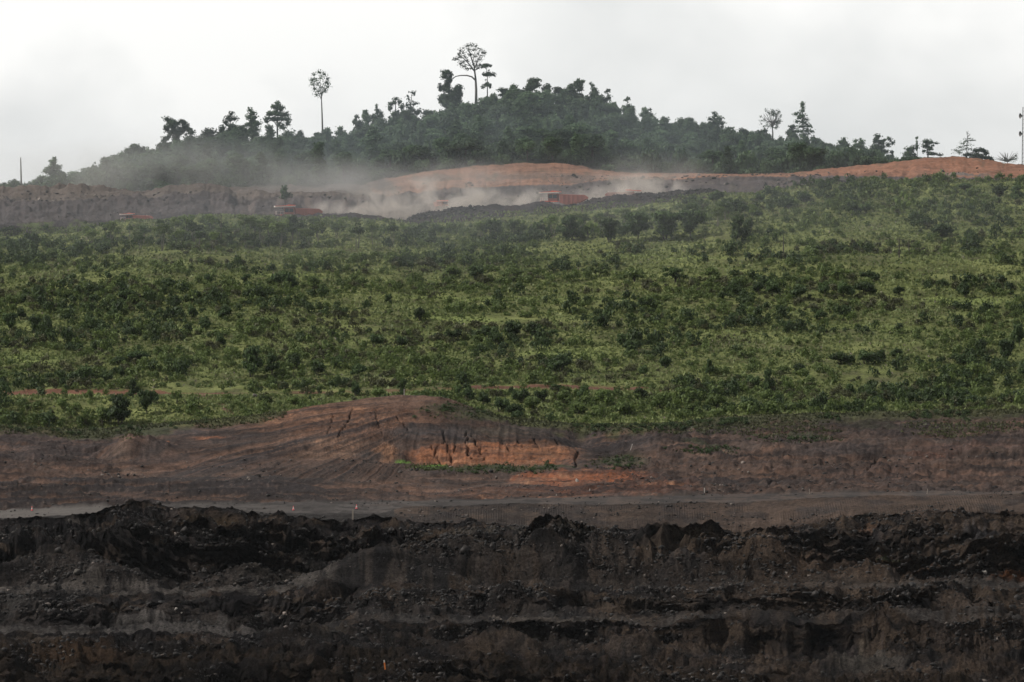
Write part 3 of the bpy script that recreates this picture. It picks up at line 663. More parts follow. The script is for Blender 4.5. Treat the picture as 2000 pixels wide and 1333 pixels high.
# ------------------------------------------------------------------ skyline trees, each its own shape
SKY = []
def sky_tree(name, label, cat, x, base, blobs, trunk=None, limbs=(), Y=2030, leaf=0.34, dens=1.0, core=0.72, mat='leaf_forest', bark='bark', tr=0.35, seed=None, group=None, ground=True, up=0.3, a='c23', depth=0.85, grow=1.22):
    """blobs [(x, y, rx, ry)] and limb paths [(x, y)...] measured in photo pixels at the tree's distance Y"""
    r = np.random.default_rng(seed if seed is not None else int(x * 7 + base))
    s = Y / F
    g = ground_at(x, Y, a, 'c25') if ground else P(x, base, Y)
    root = empty(name, (P(x, base, Y).x, Y, min(g.z, P(x, base, Y).z)))
    tag(root, label, cat, group)
    o = root.location
    def L(px, py, dy=0.0): q = P(px, py, Y); return Vector((q.x - o.x, dy, q.z - o.z))
    cen, rad = [], []; prev = ()
    if core: core = min(core, 0.55)
    if x < 560 and core: grow = 1.42; dens *= 1.15
    for (bx, by, rx, ry) in blobs:
        q = L(bx, by, r.uniform(-0.4, 0.4) * rx * s)
        # break each mass into smaller lobes
        k = max(1, int(rx * ry / 22)); rx *= grow; ry *= grow
        if len(prev) and math.hypot(prev[0] - bx, (prev[1] - by)) < 1.9 * (prev[2] + rx) * 0.7 and core:
            m_ = L((prev[0] + bx) / 2 + r.uniform(-2, 2), (prev[1] + by) / 2, 0); cen.append(m_[:]); e_ = min(prev[2], rx) * s * 0.6; rad.append((e_, e_, e_ * 0.75))
        prev = (bx, by, rx)
        if k == 1: cen.append(q[:]); rad.append((rx * s, rx * s * depth, ry * s))
        else:
            f = 0.62 if k < 6 else 0.5
            for _ in range(k + 2):
                d = r.normal(size=3); d /= np.linalg.norm(d); m = r.uniform(0.35, 1) ** 0.5
                cen.append((q.x + d[0] * rx * s * (1 - f) * m * 1.15, q.y + d[1] * rx * s * (1 - f) * m, q.z + d[2] * ry * s * (1 - f) * m * 1.15))
                e = f * r.uniform(0.65, 1.25); rad.append((rx * s * e, rx * s * e, ry * s * e))
    area = sum(q[0] * q[2] for q in rad)
    n = int(min(9000, max(120, (0.5 if core else 1.05) * area * 60 * dens * (0.34 / leaf) ** 1.3)))
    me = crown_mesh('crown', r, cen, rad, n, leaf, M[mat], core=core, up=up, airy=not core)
    link(bpy.data.objects.new('crown', me), root)
    tubes = []
    tp = trunk or [(x, base), (x, base - 10), (blobs[0][0], blobs[0][1])]
    p = [Vector((0, 0, -0.5))] + [L(*q) for q in tp]
    if tr > 0:
        tubes.append((p, [tr * (1.25 - 0.85 * i / max(1, len(p) - 1)) for i in range(len(p))]))
    for lb in limbs:
        w = 0.16
        if isinstance(lb, tuple) and isinstance(lb[0], (int, float)): w, lb = lb[0], lb[1]
        pts = [L(px, py, (r.uniform(-1, 1) * 0.8 if i else 0)) for i, (px, py) in enumerate(lb)]
        tubes.append((pts, [w * (1 - 0.6 * i / max(1, len(pts) - 1)) for i in range(len(pts))]))
    if tubes: link(bpy.data.objects.new('trunk', tubes_mesh('trunk', tubes, M[bark])), root)
    SKY.append((x, root))
    return root

T = 'tree'
# tall lone tree with a bare bole
r_ = np.random.default_rng(3)
b = [(x, y, r_.uniform(3.2, 5.5), r_.uniform(2.6, 4.5)) for x, y in [(614,147),(624,143),(634,146),(640,154),(616,156),(627,153),(636,162),(612,166),(621,165),(641,170),(629,172),(614,174),(622,179),(635,178),(641,163),(628,183),(610,158),(618,186)]]
sky_tree('tall_tree', 'tall lone tree with a long bare trunk and small airy crown left of the hill', T, 630, 285, b,
         [(630,285),(630,250),(629,215),(628,190)], [[(628,195),(622,182),(614,170),(612,160)],[(628,195),(630,178),(636,165),(640,156)],[(628,192),(627,170),(624,150)],[(627,188),(634,176),(641,170)]], leaf=0.26, dens=1.0, core=0, tr=0.42, bark='bark_pale')
# great emergent tree on the summit shoulder
cr = [(899,100),(905,95),(913,91),(921,90),(930,92),(938,97),(943,103),(941,110),(934,106),(925,99),(916,99),(906,104),(897,107),(892,116),(899,113),(908,112),(918,108),(928,112),(937,117),(930,121),(938,127),(932,130),(905,122),(899,126),(906,131),(913,136),(921,135),(934,134),(924,126),(945,105),(888,117),(912,120)]
b = [(x, y, r_.uniform(2.6, 4.6), r_.uniform(2.0, 3.4)) for x, y in cr]
sky_tree('emergent_tree', 'huge emergent tree with open round crown and one long arching side branch', T, 930, 200, b,
         [(930,200),(930,175),(929,155),(927,138),(926,125)],
         [(0.32,[(929,158),(922,151),(912,148),(900,148),(890,150),(884,155)]),(0.3,[(927,140),(918,128),(909,118),(900,110)]),(0.3,[(926,130),(921,115),(917,102),(914,93)]),(0.26,[(927,134),(933,120),(939,108)]),
          [(920,130),(908,126),(896,118),(889,116)],[(924,122),(926,108),(930,95)],[(922,133),(912,135),(905,130)],[(928,138),(935,132),(940,126)],[(916,122),(907,108),(903,98)]], leaf=0.24, dens=1.1, core=0, tr=0.5, bark='bark_pale')
sky_tree('tiered_tree', 'slim tree with three separate umbrella tiers beside the huge emergent tree', T, 952, 192,
         [(949,130,10,5),(942,132,4,2.5),(958,130,4,3),(954,146,11,5),(964,147,5,4),(945,147,4,3),(950,167,9,6),(943,172,4,4),(957,170,4,5)], [(952,192),(952,170),(952,150),(950,132)], leaf=0.26, dens=1.1, core=0.55, tr=0.22, up=0.8)
sky_tree('vine_clad_tree', 'dark viney double tower tree left of the huge emergent tree', T, 878, 225,
         [(873,143,11,6),(867,151,7,5),(880,150,6,5),(876,160,8,8),(872,172,12,10),(860,172,5,8),(880,185,15,12),(895,175,9,8),(898,188,8,12),(865,195,10,12),(878,205,20,12),(892,200,11,10)], tr=0.4, dens=1.2)
sky_tree('umbrella_tree', 'open spreading tree with domed crown on the left shoulder of the hill', T, 543, 275,
         [(543,205,8,6),(536,212,8,6),(549,213,9,6),(530,222,9,6),(544,223,10,6),(556,224,9,6),(523,232,7,4),(537,233,9,5),(551,234,9,5),(564,233,5,5),(562,241,6,5),(521,238,5,4),(545,244,6,5),(552,250,8,5)],
         [(542,275),(542,250),(543,230),(543,210)], [[(542,248),(534,236),(524,230)],[(542,246),(552,236),(561,230)],[(542,240),(538,226),(533,216)],[(543,238),(550,224),(553,216)]], dens=0.75, core=0.5)
sky_tree('broad_tree', 'broad dark tree with gaps of sky on the left ridge', T, 340, 300,
         [(328,236,9,6),(342,243,12,8),(355,240,8,6),(362,250,9,8),(372,258,9,7),(325,250,7,8),(350,258,12,9),(376,270,5,6),(335,262,8,8),(322,272,8,7),(315,285,8,6),(345,272,9,8),(312,295,7,5),(330,285,10,8)], [(342,300),(343,275),(345,255)], tr=0.5)
sky_tree('layered_tree', 'rounded pyramid tree of stacked lumps at the far left end of the ridge', T, 105, 378,
         [(107,310,4,3),(106,318,9,6),(99,327,10,6),(114,328,9,6),(93,337,10,6),(107,340,12,6),(119,338,8,6),(83,348,9,5),(98,350,12,6),(114,350,10,6),(127,345,6,5),(80,357,5,4),(90,364,16,6),(115,364,16,7),(130,353,5,6)], dens=1.0, tr=0.35, Y=1900)
sky_tree('dome_shrub', 'low dark dome of foliage left of the bare pole', 'shrub', 30, 378, [(30,362,11,9),(22,370,8,6),(37,370,7,6)], tr=0, Y=1900)
sky_tree('round_tree', 'rounded hazy tree standing above the lower left ridge', T, 260, 315, [(261,290,11,8),(253,298,12,7),(268,299,12,7),(260,308,14,8)])
sky_tree('leaning_tree', 'pale feathery round tree at the left of a tight pair', T, 406, 290, [(400,262,9,8),(412,258,10,7),(397,272,8,7),(414,270,10,9),(405,280,9,6)], dens=0.7, core=0.4)
sky_tree('forked_tree', 'tufted tree with a small forked top left of the umbrella tree pair', T, 448, 280, [(452,223,5,4),(446,232,7,5),(458,233,7,5),(441,240,6,5),(450,248,10,6),(462,250,6,8),(435,255,9,8),(455,262,13,10),(430,265,9,8)], dens=0.85, core=0.5)
sky_tree('knotted_tree', 'narrow knobbly tree just left of the domed open tree', T, 492, 275, [(489,216,5,4),(493,223,7,5),(486,230,6,5),(497,231,7,5),(490,240,9,6),(503,243,7,6),(484,247,8,6),(497,256,12,8),(480,260,9,8)], dens=0.85, core=0.5)
sky_tree('dark_stub_tree', 'short dark columnar tree right of the tall lone tree', T, 642, 280, [(641,254,5,5),(643,263,7,8),(641,273,9,8)])
sky_tree('bushy_tree', 'small bushy tree second right of the tall lone tree', T, 666, 282, [(665,254,9,6),(660,262,8,7),(672,264,9,8),(666,273,13,8)], dens=0.8)
sky_tree('viney_tree', 'dark narrow viney tree at the foot of the steep ridge step', T, 697, 280, [(697,229,6,4),(694,240,6,9),(702,250,7,12),(694,264,8,12)])
sky_tree('viney_tree', 'rounded viney tree between two dark spires on the ridge step', T, 716, 275, [(716,220,8,7),(711,231,8,8),(721,234,9,10),(715,252,13,14)])
sky_tree('spire_tree', 'pointed dark tree with a finger-like tip on the ridge step', T, 738, 270, [(736,209,3,5),(737,218,5,6),(733,228,9,7),(744,226,7,8),(739,240,16,10),(745,252,17,12)])
sky_tree('broken_crown_tree', 'tree with a broken lumpy crown and sky showing through near the ridge step', T, 772, 260, [(773,194,6,4),(767,203,8,6),(781,200,6,6),(762,212,6,6),(785,210,6,7),(770,226,10,10),(786,222,9,8),(778,238,15,10)], dens=0.9)
sky_tree('drooping_tree', 'thin tree with three drooping tufts on curved stems', T, 803, 250, [(805,181,6,3),(809,185,3,4),(797,189,5,3),(799,195,4,3),(813,202,6,3),(807,205,5,4),(795,206,7,5),(804,214,9,6),(815,220,10,8),(800,228,12,8)],
         [(804,250),(803,215),(801,195)], [[(803,205),(804,190),(805,181)],[(803,215),(809,206),(814,202)],[(803,208),(799,198),(797,190)]], dens=0.8, core=0.4, tr=0.22)
sky_tree('dark_round_tree', 'dark rounded tree left of the viney double tower tree', T, 835, 240, [(832,220,9,6),(842,222,10,7),(835,232,14,9)])
for i, (x, y, w, h, lb) in enumerate([(985,180,16,8,'flat feathery tree just right of the three-tiered tree'),(1004,176,12,12,'dark pointed tree left of the summit crowns'),
        (1040,165,22,12,'big dark crown forming the left summit of the hill'),(1066,172,12,8,'broad flat crown between the two summits of the hill'),(1091,177,16,6,'flat-topped pale tree in the saddle of the summit'),
        (1128,168,14,14,'dark ragged tree forming the right summit of the hill'),(1136,160,6,5,'thin wispy top poking above the right summit'),(1158,170,7,12,'slim dark spire with a bent tip right of the summit'),
        (1163,186,12,12,'dark wedge tree on the right shoulder below the bent spire'),(1186,180,6,4,'small tuft on a thin stem right of the summit'),(1225,196,5,4,'tiny tuft-topped sapling on the right ridge line'),
        (1234,214,9,9,'dark round tree on the right ridge line below the tiny tuft'),(1266,221,10,8,'ragged tree with two prongs on the right ridge line')]):
    rr = np.random.default_rng(900 + i)
    bl = [(x + rr.uniform(-.45, .45) * w, y + rr.uniform(-.6, .8) * h, w * rr.uniform(.35, .6), h * rr.uniform(.4, .6)) for _ in range(7)]
    if x not in (1186, 1225, 1136): bl += [(x + rr.uniform(-.5, .5) * w, y + h * 1.5 + 4 + 4 * q, w * rr.uniform(.5, .8), h * .6 + 3) for q in range(3)]
    if x == 1158: bl = [(1153,163,4,2.5),(1157,168,4,4),(1160,176,6,6),(1163,186,9,8),(1165,198,12,10)]
    if x in (1186, 1225): bl = [(x - 3, y, 4.5, 3), (x + 3, y - 2, 4, 3), (x, y - 4, 3, 2.5), (x + 1, y + 4, 2.5, 2), (x + 3, y + 12, 6, 5), (x - 4, y + 16, 7, 6)]
    if x == 1136: bl = [(1130,158,4,3),(1139,160,4,3),(1135,166,5,5)]
    if x == 1266: bl = [(1260,220,5,4),(1269,215,4,3),(1264,226,9,6),(1270,226,5,6),(1264,236,12,9)]
    sky_tree('ridge_tree', lb, T, x, y + h + 26, bl, [(x, y + h + 26), (x, y + 6), (x, y)], tr=0.12, dens=1.0, core=0.55)
for i, (x, bl, lb, nm) in enumerate([
        (1331,[(1331,235,8,4),(1327,238,4,3),(1331,246,6,6),(1331,255,9,7)],'small mushroom-topped tree on the right ridge','ridge_tree'),
        (1310,[(1313,246,6,5),(1305,250,8,5)],'low round crown left of the mushroom-topped tree','ridge_tree'),
        (1353,[(1353,241,9,3),(1346,246,5,4),(1360,245,5,4),(1353,251,8,4)],'small open round tree with see-through crown on the right ridge','ridge_tree'),
        (1397,[(1394,221,5,3),(1398,227,5,5),(1387,233,7,4),(1405,232,8,5),(1410,242,6,5),(1396,240,13,7),(1382,247,10,6),(1400,250,18,8),(1372,252,8,5)],'hunched dark tree with a drooping top on the right ridge','hunched_tree'),
        (1426,[(1425,252,9,5),(1432,260,8,7)],'low dome of foliage right of the hunched tree','ridge_tree'),
        (1453,[(1450,256,8,5),(1460,260,9,6)],'rounded crown midway between the hunched tree and bare airy tree','ridge_tree'),
        (1488,[(1482,259,9,5),(1494,256,6,6),(1490,266,12,7)],'dark twin-lobed tree at the foot of the bare airy tree','ridge_tree'),
        (1524,[(1524,272,5,5),(1520,278,7,5)],'tiny pointed tree between the airy tree and tiered conifer','ridge_tree'),
        (1546,[(1547,249,8,6),(1542,258,10,8),(1550,268,12,8)],'dark dome tree leaning on the tiered conifer','ridge_tree'),
        (1594,[(1588,270,8,6),(1596,278,8,8),(1601,286,8,6)],'dark sloping tree right of the tiered conifer','ridge_tree')]):
    bb = max(q[1] + q[3] for q in bl); bl = bl + [(x + rr.uniform(-4, 4), bb + 3, 11, 7), (x + rr.uniform(-6, 6), bb + 10, 13, 8)]
    sky_tree(nm, lb, T, x, 285, bl, tr=0.22, dens=1.0, core=0.6)
rr = np.random.default_rng(77)
tw = [(x, y, 2.6, 2.2) for x, y in [(1506 + 22 * math.cos(a) * q, 234 + 21 * math.sin(a) * q) for a, q in [(rr.uniform(0, 6.28), rr.uniform(0.25, 1) ** .6) for _ in range(46)]]]
lim = []
for _ in range(26):
    a = rr.uniform(math.pi * 0.95, math.pi * 2.05); q = rr.uniform(14, 22)
    lim.append((0.13, [(1508, 250 - rr.uniform(0, 10)), (1507 + 0.5 * q * math.cos(a) + rr.uniform(-2, 2), 240 + 0.45 * q * math.sin(a)), (1506 + q * math.cos(a), 234 + q * math.sin(a))]))
sky_tree('airy_tree', 'nearly leafless round tree with fine twigs standing alone on the right ridge', T, 1508, 278, tw, [(1509,278),(1509,260),(1508,248),(1507,236)], lim, leaf=0.2, dens=0.7, core=0, tr=0.3, bark='bark_pale')
sky_tree('tiered_conifer', 'tall conical tree with ragged whorls and knobbly tip on the right ridge', T, 1568, 285,
         [(1567,204,6,4),(1568,211,5,3),(1566,217,5,4),(1554,224,6,4),(1568,226,7,4),(1561,231,8,4),(1575,234,6,4),(1556,238,6,4),(1570,240,9,4),(1580,247,7,4),(1564,248,9,4),(1585,257,6,4),(1572,256,9,5),(1558,257,8,5),(1580,262,5,3),(1567,266,11,6)], [(1568,285),(1568,245),(1567,205)], dens=0.85, core=0.5, tr=0.25)
for (x, base, bl, lb, nm, tr) in [
        (1650,300,[(1648,272,5,4),(1643,279,8,5),(1653,280,10,6),(1648,288,16,7),(1640,292,12,6)],'dark wide tree with a raised middle at the right of the wood','wide_tree',.3),
        (1675,300,[(1670,276,6,4),(1680,273,3,3),(1683,278,6,6),(1672,286,9,6),(1685,290,8,8)],'ragged tree with a dark slanting edge right of the wide dark tree','ragged_tree',.3),
        (1716,306,[(1714,267,7,5),(1709,276,9,6),(1722,278,7,7),(1736,272,6,4),(1743,280,4,5),(1734,284,6,5),(1714,290,13,8),(1726,298,14,6)],'big ragged tree with a hooked right side at the wood edge','hooked_tree',.35),
        (1742,315,[(1741,298,3,3),(1743,304,2,4),(1742,311,5,3)],'tiny bent sapling at the right end of the wood','sapling_tree',.1),
        (1780,318,[(1774,292,8,5),(1782,290,7,5),(1778,302,14,8),(1772,309,9,6),(1788,308,8,7)],'dark squarish tree standing behind the red earth mound','square_tree',.3),
        (1791,300,[(1790,270,2,2),(1790,279,2,4),(1791,287,3,3),(1790,292,2,3)],'thin dead spike wrapped in vine above the squarish tree','vine_spike',.12),
        (1812,310,[(1808,277,6,5),(1818,279,7,5),(1806,286,8,5),(1818,290,9,6),(1829,281,5,2.5),(1804,296,5,4),(1818,300,10,6),(1835,303,7,3)],'leaning tree with a flat right arm above the red earth mound','flat_arm_tree',.3),
        (1915,320,[(1905,295,8,5),(1918,294,9,5),(1925,300,6,5),(1890,303,12,5),(1910,306,16,6),(1935,311,12,5)],'low dark thicket tree behind the right of the red mound','thicket_tree',.3)]:
    sky_tree(nm, lb, T, x, base, bl, tr=tr, dens=1.0, core=0.6, Y=1930 if x > 1745 else 2000)
fir = [(1870 + 0, 293), (1876, 289), (1884, 280)]
sky_tree('sparse_conifer', 'thin see-through conifer with level branches above the red earth mound', T, 1886, 312,
         [(1889,262,1.5,3),(1893,272,8,1.5),(1887,277,6,2),(1898,275,5,1.2),(1880,281,6,2),(1890,284,6,2),(1876,288,6,2),(1884,292,8,2),(1868,295,6,2),(1894,292,5,2),(1874,299,9,3),(1864,293,3,1.2)],
         [(1888,312),(1888,290),(1889,270),(1889,258)], [[(1888,276),(1896,274),(1904,275)],[(1888,284),(1880,286),(1874,290)],[(1888,290),(1876,294),(1862,295)],[(1889,268),(1893,264),(1894,262)]], leaf=0.22, dens=1.0, core=0, tr=0.16, Y=1930)
sp = []
for _ in range(34):
    a = rr.uniform(math.pi * 1.05, math.pi * 1.95); q = rr.uniform(14, 26)
    sp.append((0.09, [(1967 + rr.uniform(-3, 3), 316), (1967 + 0.55 * q * math.cos(a), 316 + 0.5 * q * math.sin(a)), (1967 + q * math.cos(a), 316 + q * math.sin(a))]))
sky_tree('spiky_bush', 'bare spiky fan-shaped bush left of the lattice mast', 'shrub', 1967, 320, [(1960,312,5,3),(1980,312,6,5),(1984,305,3,5),(1970,316,10,3)], [(1967,320),(1967,312),(1967,300)], sp, leaf=0.2, dens=0.4, core=0, tr=0.15, Y=1930, bark='bark_pale')
sky_tree('spoil_sapling', 'lone small green tree on the grey spoil above the second truck', T, 557, 396, [(556,367,5,4),(553,374,5,5),(562,382,6,4),(554,386,6,4),(557,377,4,6)], tr=0.15, Y=1768, a='c21', dens=1.2, core=0.55)

# ------------------------------------------------------------------ forest on the hill
def variant(kind, seed, mat):
    """unit tree: height 1, half width about 0.4"""
    r = np.random.default_rng(seed); cen, rad = [], []
    if kind == 'round':
        for _ in range(11):
            a = r.uniform(0, 6.28); q = r.uniform(0, 0.26); z = r.uniform(0.35, 0.84)
            e = r.uniform(0.11, 0.2); cen.append((q * math.cos(a), q * math.sin(a), z)); rad.append((e, e, e * 0.8))
        n, lf = 2300, 0.030
    elif kind == 'column':
        for i in range(11):
            z = 0.1 + 0.82 * i / 10; e = 0.2 * (1 - 0.55 * (z - 0.1)) * r.uniform(0.75, 1.1)
            cen.append((r.uniform(-.06, .06), r.uniform(-.06, .06), z)); rad.append((e, e, 0.1))
        n, lf = 2000, 0.026
    elif kind == 'broad':
        for _ in range(15):
            a = r.uniform(0, 6.28); q = r.uniform(0, 0.42); z = 0.72 - 0.7 * q * q * 3 + r.uniform(-.12, .12)
            e = r.uniform(0.11, 0.19); cen.append((q * math.cos(a), q * math.sin(a), z)); rad.append((e, e, e * 0.62))
        n, lf = 2800, 0.030
    elif kind == 'sapling':
        for _ in range(12):
            a = r.uniform(0, 6.28); q = r.uniform(0, 0.3); z = r.uniform(0.62, 0.95)
            e = r.uniform(0.07, 0.13); cen.append((q * math.cos(a), q * math.sin(a), z)); rad.append((e * 1.3, e * 1.3, e * 0.7))
        n, lf = 620, 0.036
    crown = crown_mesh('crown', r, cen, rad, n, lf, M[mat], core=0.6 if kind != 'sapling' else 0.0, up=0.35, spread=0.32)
    tb = []
    for k in range(3 if kind == 'sapling' else 1):
        a = r.uniform(0, 6.28); sp_ = 0.14 if kind == 'sapling' else 0.04; w = 0.014 if kind == 'sapling' else 0.03
        tb.append(([(0.02 * math.cos(a), 0.02 * math.sin(a), -0.1), (sp_ * .6 * math.cos(a), sp_ * .6 * math.sin(a), 0.35), (sp_ * math.cos(a), sp_ * math.sin(a), 0.8)], [w, w * 0.8, w * 0.35]))
    trunk = tubes_mesh('trunk', tb, M['bark_pale' if kind == 'sapling' else 'bark'])
    return crown, trunk
VF = [('round', variant('round', 20 + i, 'leaf_forest')) for i in range(5)] + [('column', variant('column', 30 + i, 'leaf_forest')) for i in range(3)] + [('broad', variant('broad', 40 + i, 'leaf_forest')) for i in range(5)]

LAND = [(5,'left picture edge'),(60,'bare pole'),(105,'layered pyramid tree'),(180,'faint ridge end'),(262,'rounded hazy tree'),(340,'broad gappy tree'),(406,'pale feathery tree'),(448,'forked tree'),(495,'knobbly narrow tree'),
        (543,'domed open tree'),(588,'ridge gap'),(630,'tall lone tree'),(668,'small bushy tree'),(705,'narrow viney tree'),(740,'finger-tipped spire'),(775,'broken-crowned tree'),(803,'drooping tufts'),(838,'dark rounded tree'),(878,'viney double tower'),
        (912,'arching side branch'),(935,'huge emergent tree'),(962,'three-tiered tree'),(1000,'feathery summit tree'),(1040,'left summit crown'),(1088,'summit saddle'),(1130,'right summit crown'),(1162,'bent spire'),(1190,'summit tuft'),
        (1232,'round ridge tree'),(1266,'two-pronged tree'),(1300,'long right ridge'),(1331,'mushroom-topped tree'),(1356,'see-through round tree'),(1397,'hunched tree'),(1450,'low ridge dip'),(1506,'airy leafless tree'),(1568,'tiered conifer'),
        (1610,'ridge notch'),(1650,'wide dark tree'),(1685,'slanting ragged tree'),(1722,'hooked tree'),(1778,'squarish tree'),(1816,'flat-armed tree'),(1860,'red mound crest'),(1888,'sparse conifer'),(1925,'low thicket'),(1967,'spiky bush'),(1996,'lattice mast')]
def landmark(px): return min(LAND, key=lambda q: abs(q[0] - px))[1]
used = {}
def uniq(parts):
    """first phrase not yet taken"""
    for p in parts:
        if p not in used:
            used[p] = 1; return p
    return None

def put(crown, trunk, name, loc, sx, sz, rz, label, cat, group, parts=True):
    if parts:
        root = empty(name, loc, rz); root.scale = (sx, sx, sz)
        for m in (crown, trunk): link(bpy.data.objects.new(m.name.split('.')[0], m), root)
    else:
        root = link(bpy.data.objects.new(name, crown)); root.location = loc; root.rotation_euler = (0, 0, rz); root.scale = (sx, sx, sz)
    return tag(root, label, cat, group)

r0, r1 = start['c23'] + 1, start['c24'] + 6
fr = np.random.default_rng(8)
cand = []
tries = 0
okc = np.where((cols > -160) & (cols < 1795))[0]
cell = {}
while len(cand) < 780 and tries < 60000:
    tries += 1
    c = int(fr.choice(okc)); r = int(fr.integers(r0, r1))
    x, y = GX[r, c], GY[r, c]
    key = (int(x // 6.4), int(y // 7.2))
    if key in cell: continue
    cell[key] = 1
    z = GZ[r, c]; px = cols[c]
    room = (SY[r, c] - np.interp(px, cx, canopy) + 9 * float(vn(np.array([px / 17.0]), np.array([1.5]), seed=5)[0]) + 8) * y / F      # metres up to the canopy line
    if SY[r, c] < 300 and room < 3: pass
    kd = fr.choice(['round', 'broad', 'column'], p=[.42, .38, .20])
    h = {'round': fr.uniform(7, 11), 'broad': fr.uniform(6.5, 9.5), 'column': fr.uniform(8, 14)}[kd]
    h = min(h, max(3.0, room + fr.uniform(-0.8, 1.4)))
    if px > 1745: h = min(h, 4.5)
    cand.append((px, float(x), float(y), float(z), h, kd, float(SY[r, c])))
# the nearest to the eye show most: build those as trees of their own
cand.sort(key=lambda q: (-(q[4] ** 1.0) * (1.0 if -20 < q[0] < 2020 else 0) * (1 if q[2] < 2010 else .8)))
solo, mass = cand[:285], cand[285:]
LOOK = {'round': ['round-crowned dark tree', 'lumpy rounded tree', 'bulging round tree'], 'broad': ['broad spreading tree', 'wide low-crowned tree', 'flat-topped broad tree'], 'column': ['dark vine-draped column tree', 'narrow upright dark tree', 'tall slim viney tree']}
def band_forest(px, ys, top):
    f = (ys - top) / max(20, (np.interp(px, cx, c23) - top))
    return 'just under the ridge line' if f < .3 else 'high on the forested hill' if f < .5 else 'halfway up the forested hill' if f < .7 else 'low on the forested hill' if f < .88 else 'at the foot of the wood'
for (px, x, y, z, h, kd, ys) in solo:
    vs = [v for v in VF if v[0] == kd]; cr_, tr_ = vs[int(fr.integers(len(vs)))][1]
    band = band_forest(px, ys, np.interp(px, cx, canopy)); lm = landmark(px)
    ph = []
    for lk in (LOOK[kd] if h > 8 else LOOK[kd][1:] + LOOK[kd][:1]):
        ph.append(f'{lk} {band}, below the {lm}')
    for q in ('shorter', 'taller', 'farther', 'nearer', 'leftward', 'rightward'):
        for lk in LOOK[kd]: ph.append(f'{q} {lk} {band}, below the {lm}')
    lb = uniq(ph)
    if lb is None: continue
    w = {'round': 1.05, 'broad': 1.1, 'column': 0.9}[kd] * h * fr.uniform(1.1, 1.5)
    if h < 5: w = max(w, 5.0)
    put(cr_, tr_, {'round': 'forest_tree', 'broad': 'broadleaf_tree', 'column': 'vine_clad_tree'}[kd], (x, y, z - 0.3), w, h, fr.uniform(0, 6.28), lb, 'tree', 'trees covering the hill')

def unit_clump(seed, n, lf, k=5, flat=0.7):
    r = np.random.default_rng(seed); cen, rad = [], []
    for _ in range(k):
        a = r.uniform(0, 6.28); q = r.uniform(0, 0.6); e = r.uniform(0.4, 0.62)
        cen.append((q * math.cos(a), q * math.sin(a), r.uniform(0.25, 0.62))); rad.append((e, e, e * flat))
    v, t = leaves(r, cen, rad, n, lf, up=0.6)
    return v, t
def merged(name, items, variants, mat, label, cat, **kw):
    """items (x, y, z, radius, height, rot, variant, tint shift): one mesh of uncountable growth"""
    vs, ts = [], []
    for (x, y, z, w, h, rz, vi, dt) in items:
        v, t = variants[vi]; c, s = math.cos(rz), math.sin(rz)
        q = np.empty_like(v); q[:, 0] = (v[:, 0] * c - v[:, 1] * s) * w + x; q[:, 1] = (v[:, 0] * s + v[:, 1] * c) * w + y; q[:, 2] = v[:, 2] * h + z
        vs.append(q); ts.append(np.clip(t + dt, 0, 1))
    v = np.concatenate(vs); t = np.concatenate(ts)
    me = mesh_np(name, v, np.arange(len(v)).reshape(-1, 3), 3, [M[mat]], {'tint': ('FLOAT', t)})
    return tag(link(bpy.data.objects.new(name, me)), label, cat, kind='stuff')

VC = [unit_clump(200 + i, 260, 0.13) for i in range(8)]
items = [(x, y, z - 0.3, h * 0.5, h * 0.95, fr.uniform(0, 6.28), int(fr.integers(8)), fr.uniform(-.35, .35)) for (px, x, y, z, h, kd, ys) in mass]
# undergrowth filling between the trunks
rr0, rr1 = start['c23'], start['c24']
for _ in range(3600):
    c = int(fr.choice(okc)); r = int(fr.integers(rr0, rr1)); room = (SY[r, c] - np.interp(cols[c], cx, canopy)) * GY[r, c] / F
    h = min(fr.uniform(1.8, 4.6), max(1.2, room)); items.append((float(GX[r, c]), float(GY[r, c]), float(GZ[r, c]) - 0.2, fr.uniform(1.6, 3.2), h, fr.uniform(0, 6.28), int(fr.integers(8)), fr.uniform(-.45, .5)))
merged('forest_undergrowth', items, VC, 'leaf_forest', 'dense mixed undergrowth and small trees filling the wood on the hill', 'undergrowth')

# ------------------------------------------------------------------ scrub on the green slope
def shrub_variant(kind, seed, mat):
    """unit shrub: half width 1, height 1"""
    r = np.random.default_rng(seed); cen, rad = [], []
    if kind == 'dome':
        for _ in range(10):
            a = r.uniform(0, 6.28); q = r.uniform(0, 0.62); e = r.uniform(0.24, 0.4)
            cen.append((q * math.cos(a), q * math.sin(a), 0.62 - 0.5 * q * q + r.uniform(-.2, .1))); rad.append((e, e, e * 0.62))
        n, lf = 900, 0.075
    elif kind == 'tall':
        for _ in range(14):
            a = r.uniform(0, 6.28); q = r.uniform(0, 0.6); e = r.uniform(0.24, 0.4)
            cen.append((q * math.cos(a), q * math.sin(a), r.uniform(0.25, 0.88))); rad.append((e, e, e * 0.42))
        n, lf = 1100, 0.075
    else:
        for _ in range(12):
            a = r.uniform(0, 6.28); q = r.uniform(0, 0.8); e = r.uniform(0.16, 0.28)
            cen.append((q * math.cos(a), q * math.sin(a), r.uniform(0.3, 0.8))); rad.append((e, e, e * 0.6))
        n, lf = 620, 0.08
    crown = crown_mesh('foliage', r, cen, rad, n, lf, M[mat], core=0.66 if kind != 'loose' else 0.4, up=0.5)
    tb = []
    for k in range(3):
        a = r.uniform(0, 6.28)
        tb.append(([(0, 0, -0.15), (0.15 * math.cos(a), 0.15 * math.sin(a), 0.3), (0.35 * math.cos(a), 0.35 * math.sin(a), 0.7)], [0.035, 0.025, 0.012]))
    return crown, tubes_mesh('stem', tb, M['bark'])
VS = {}
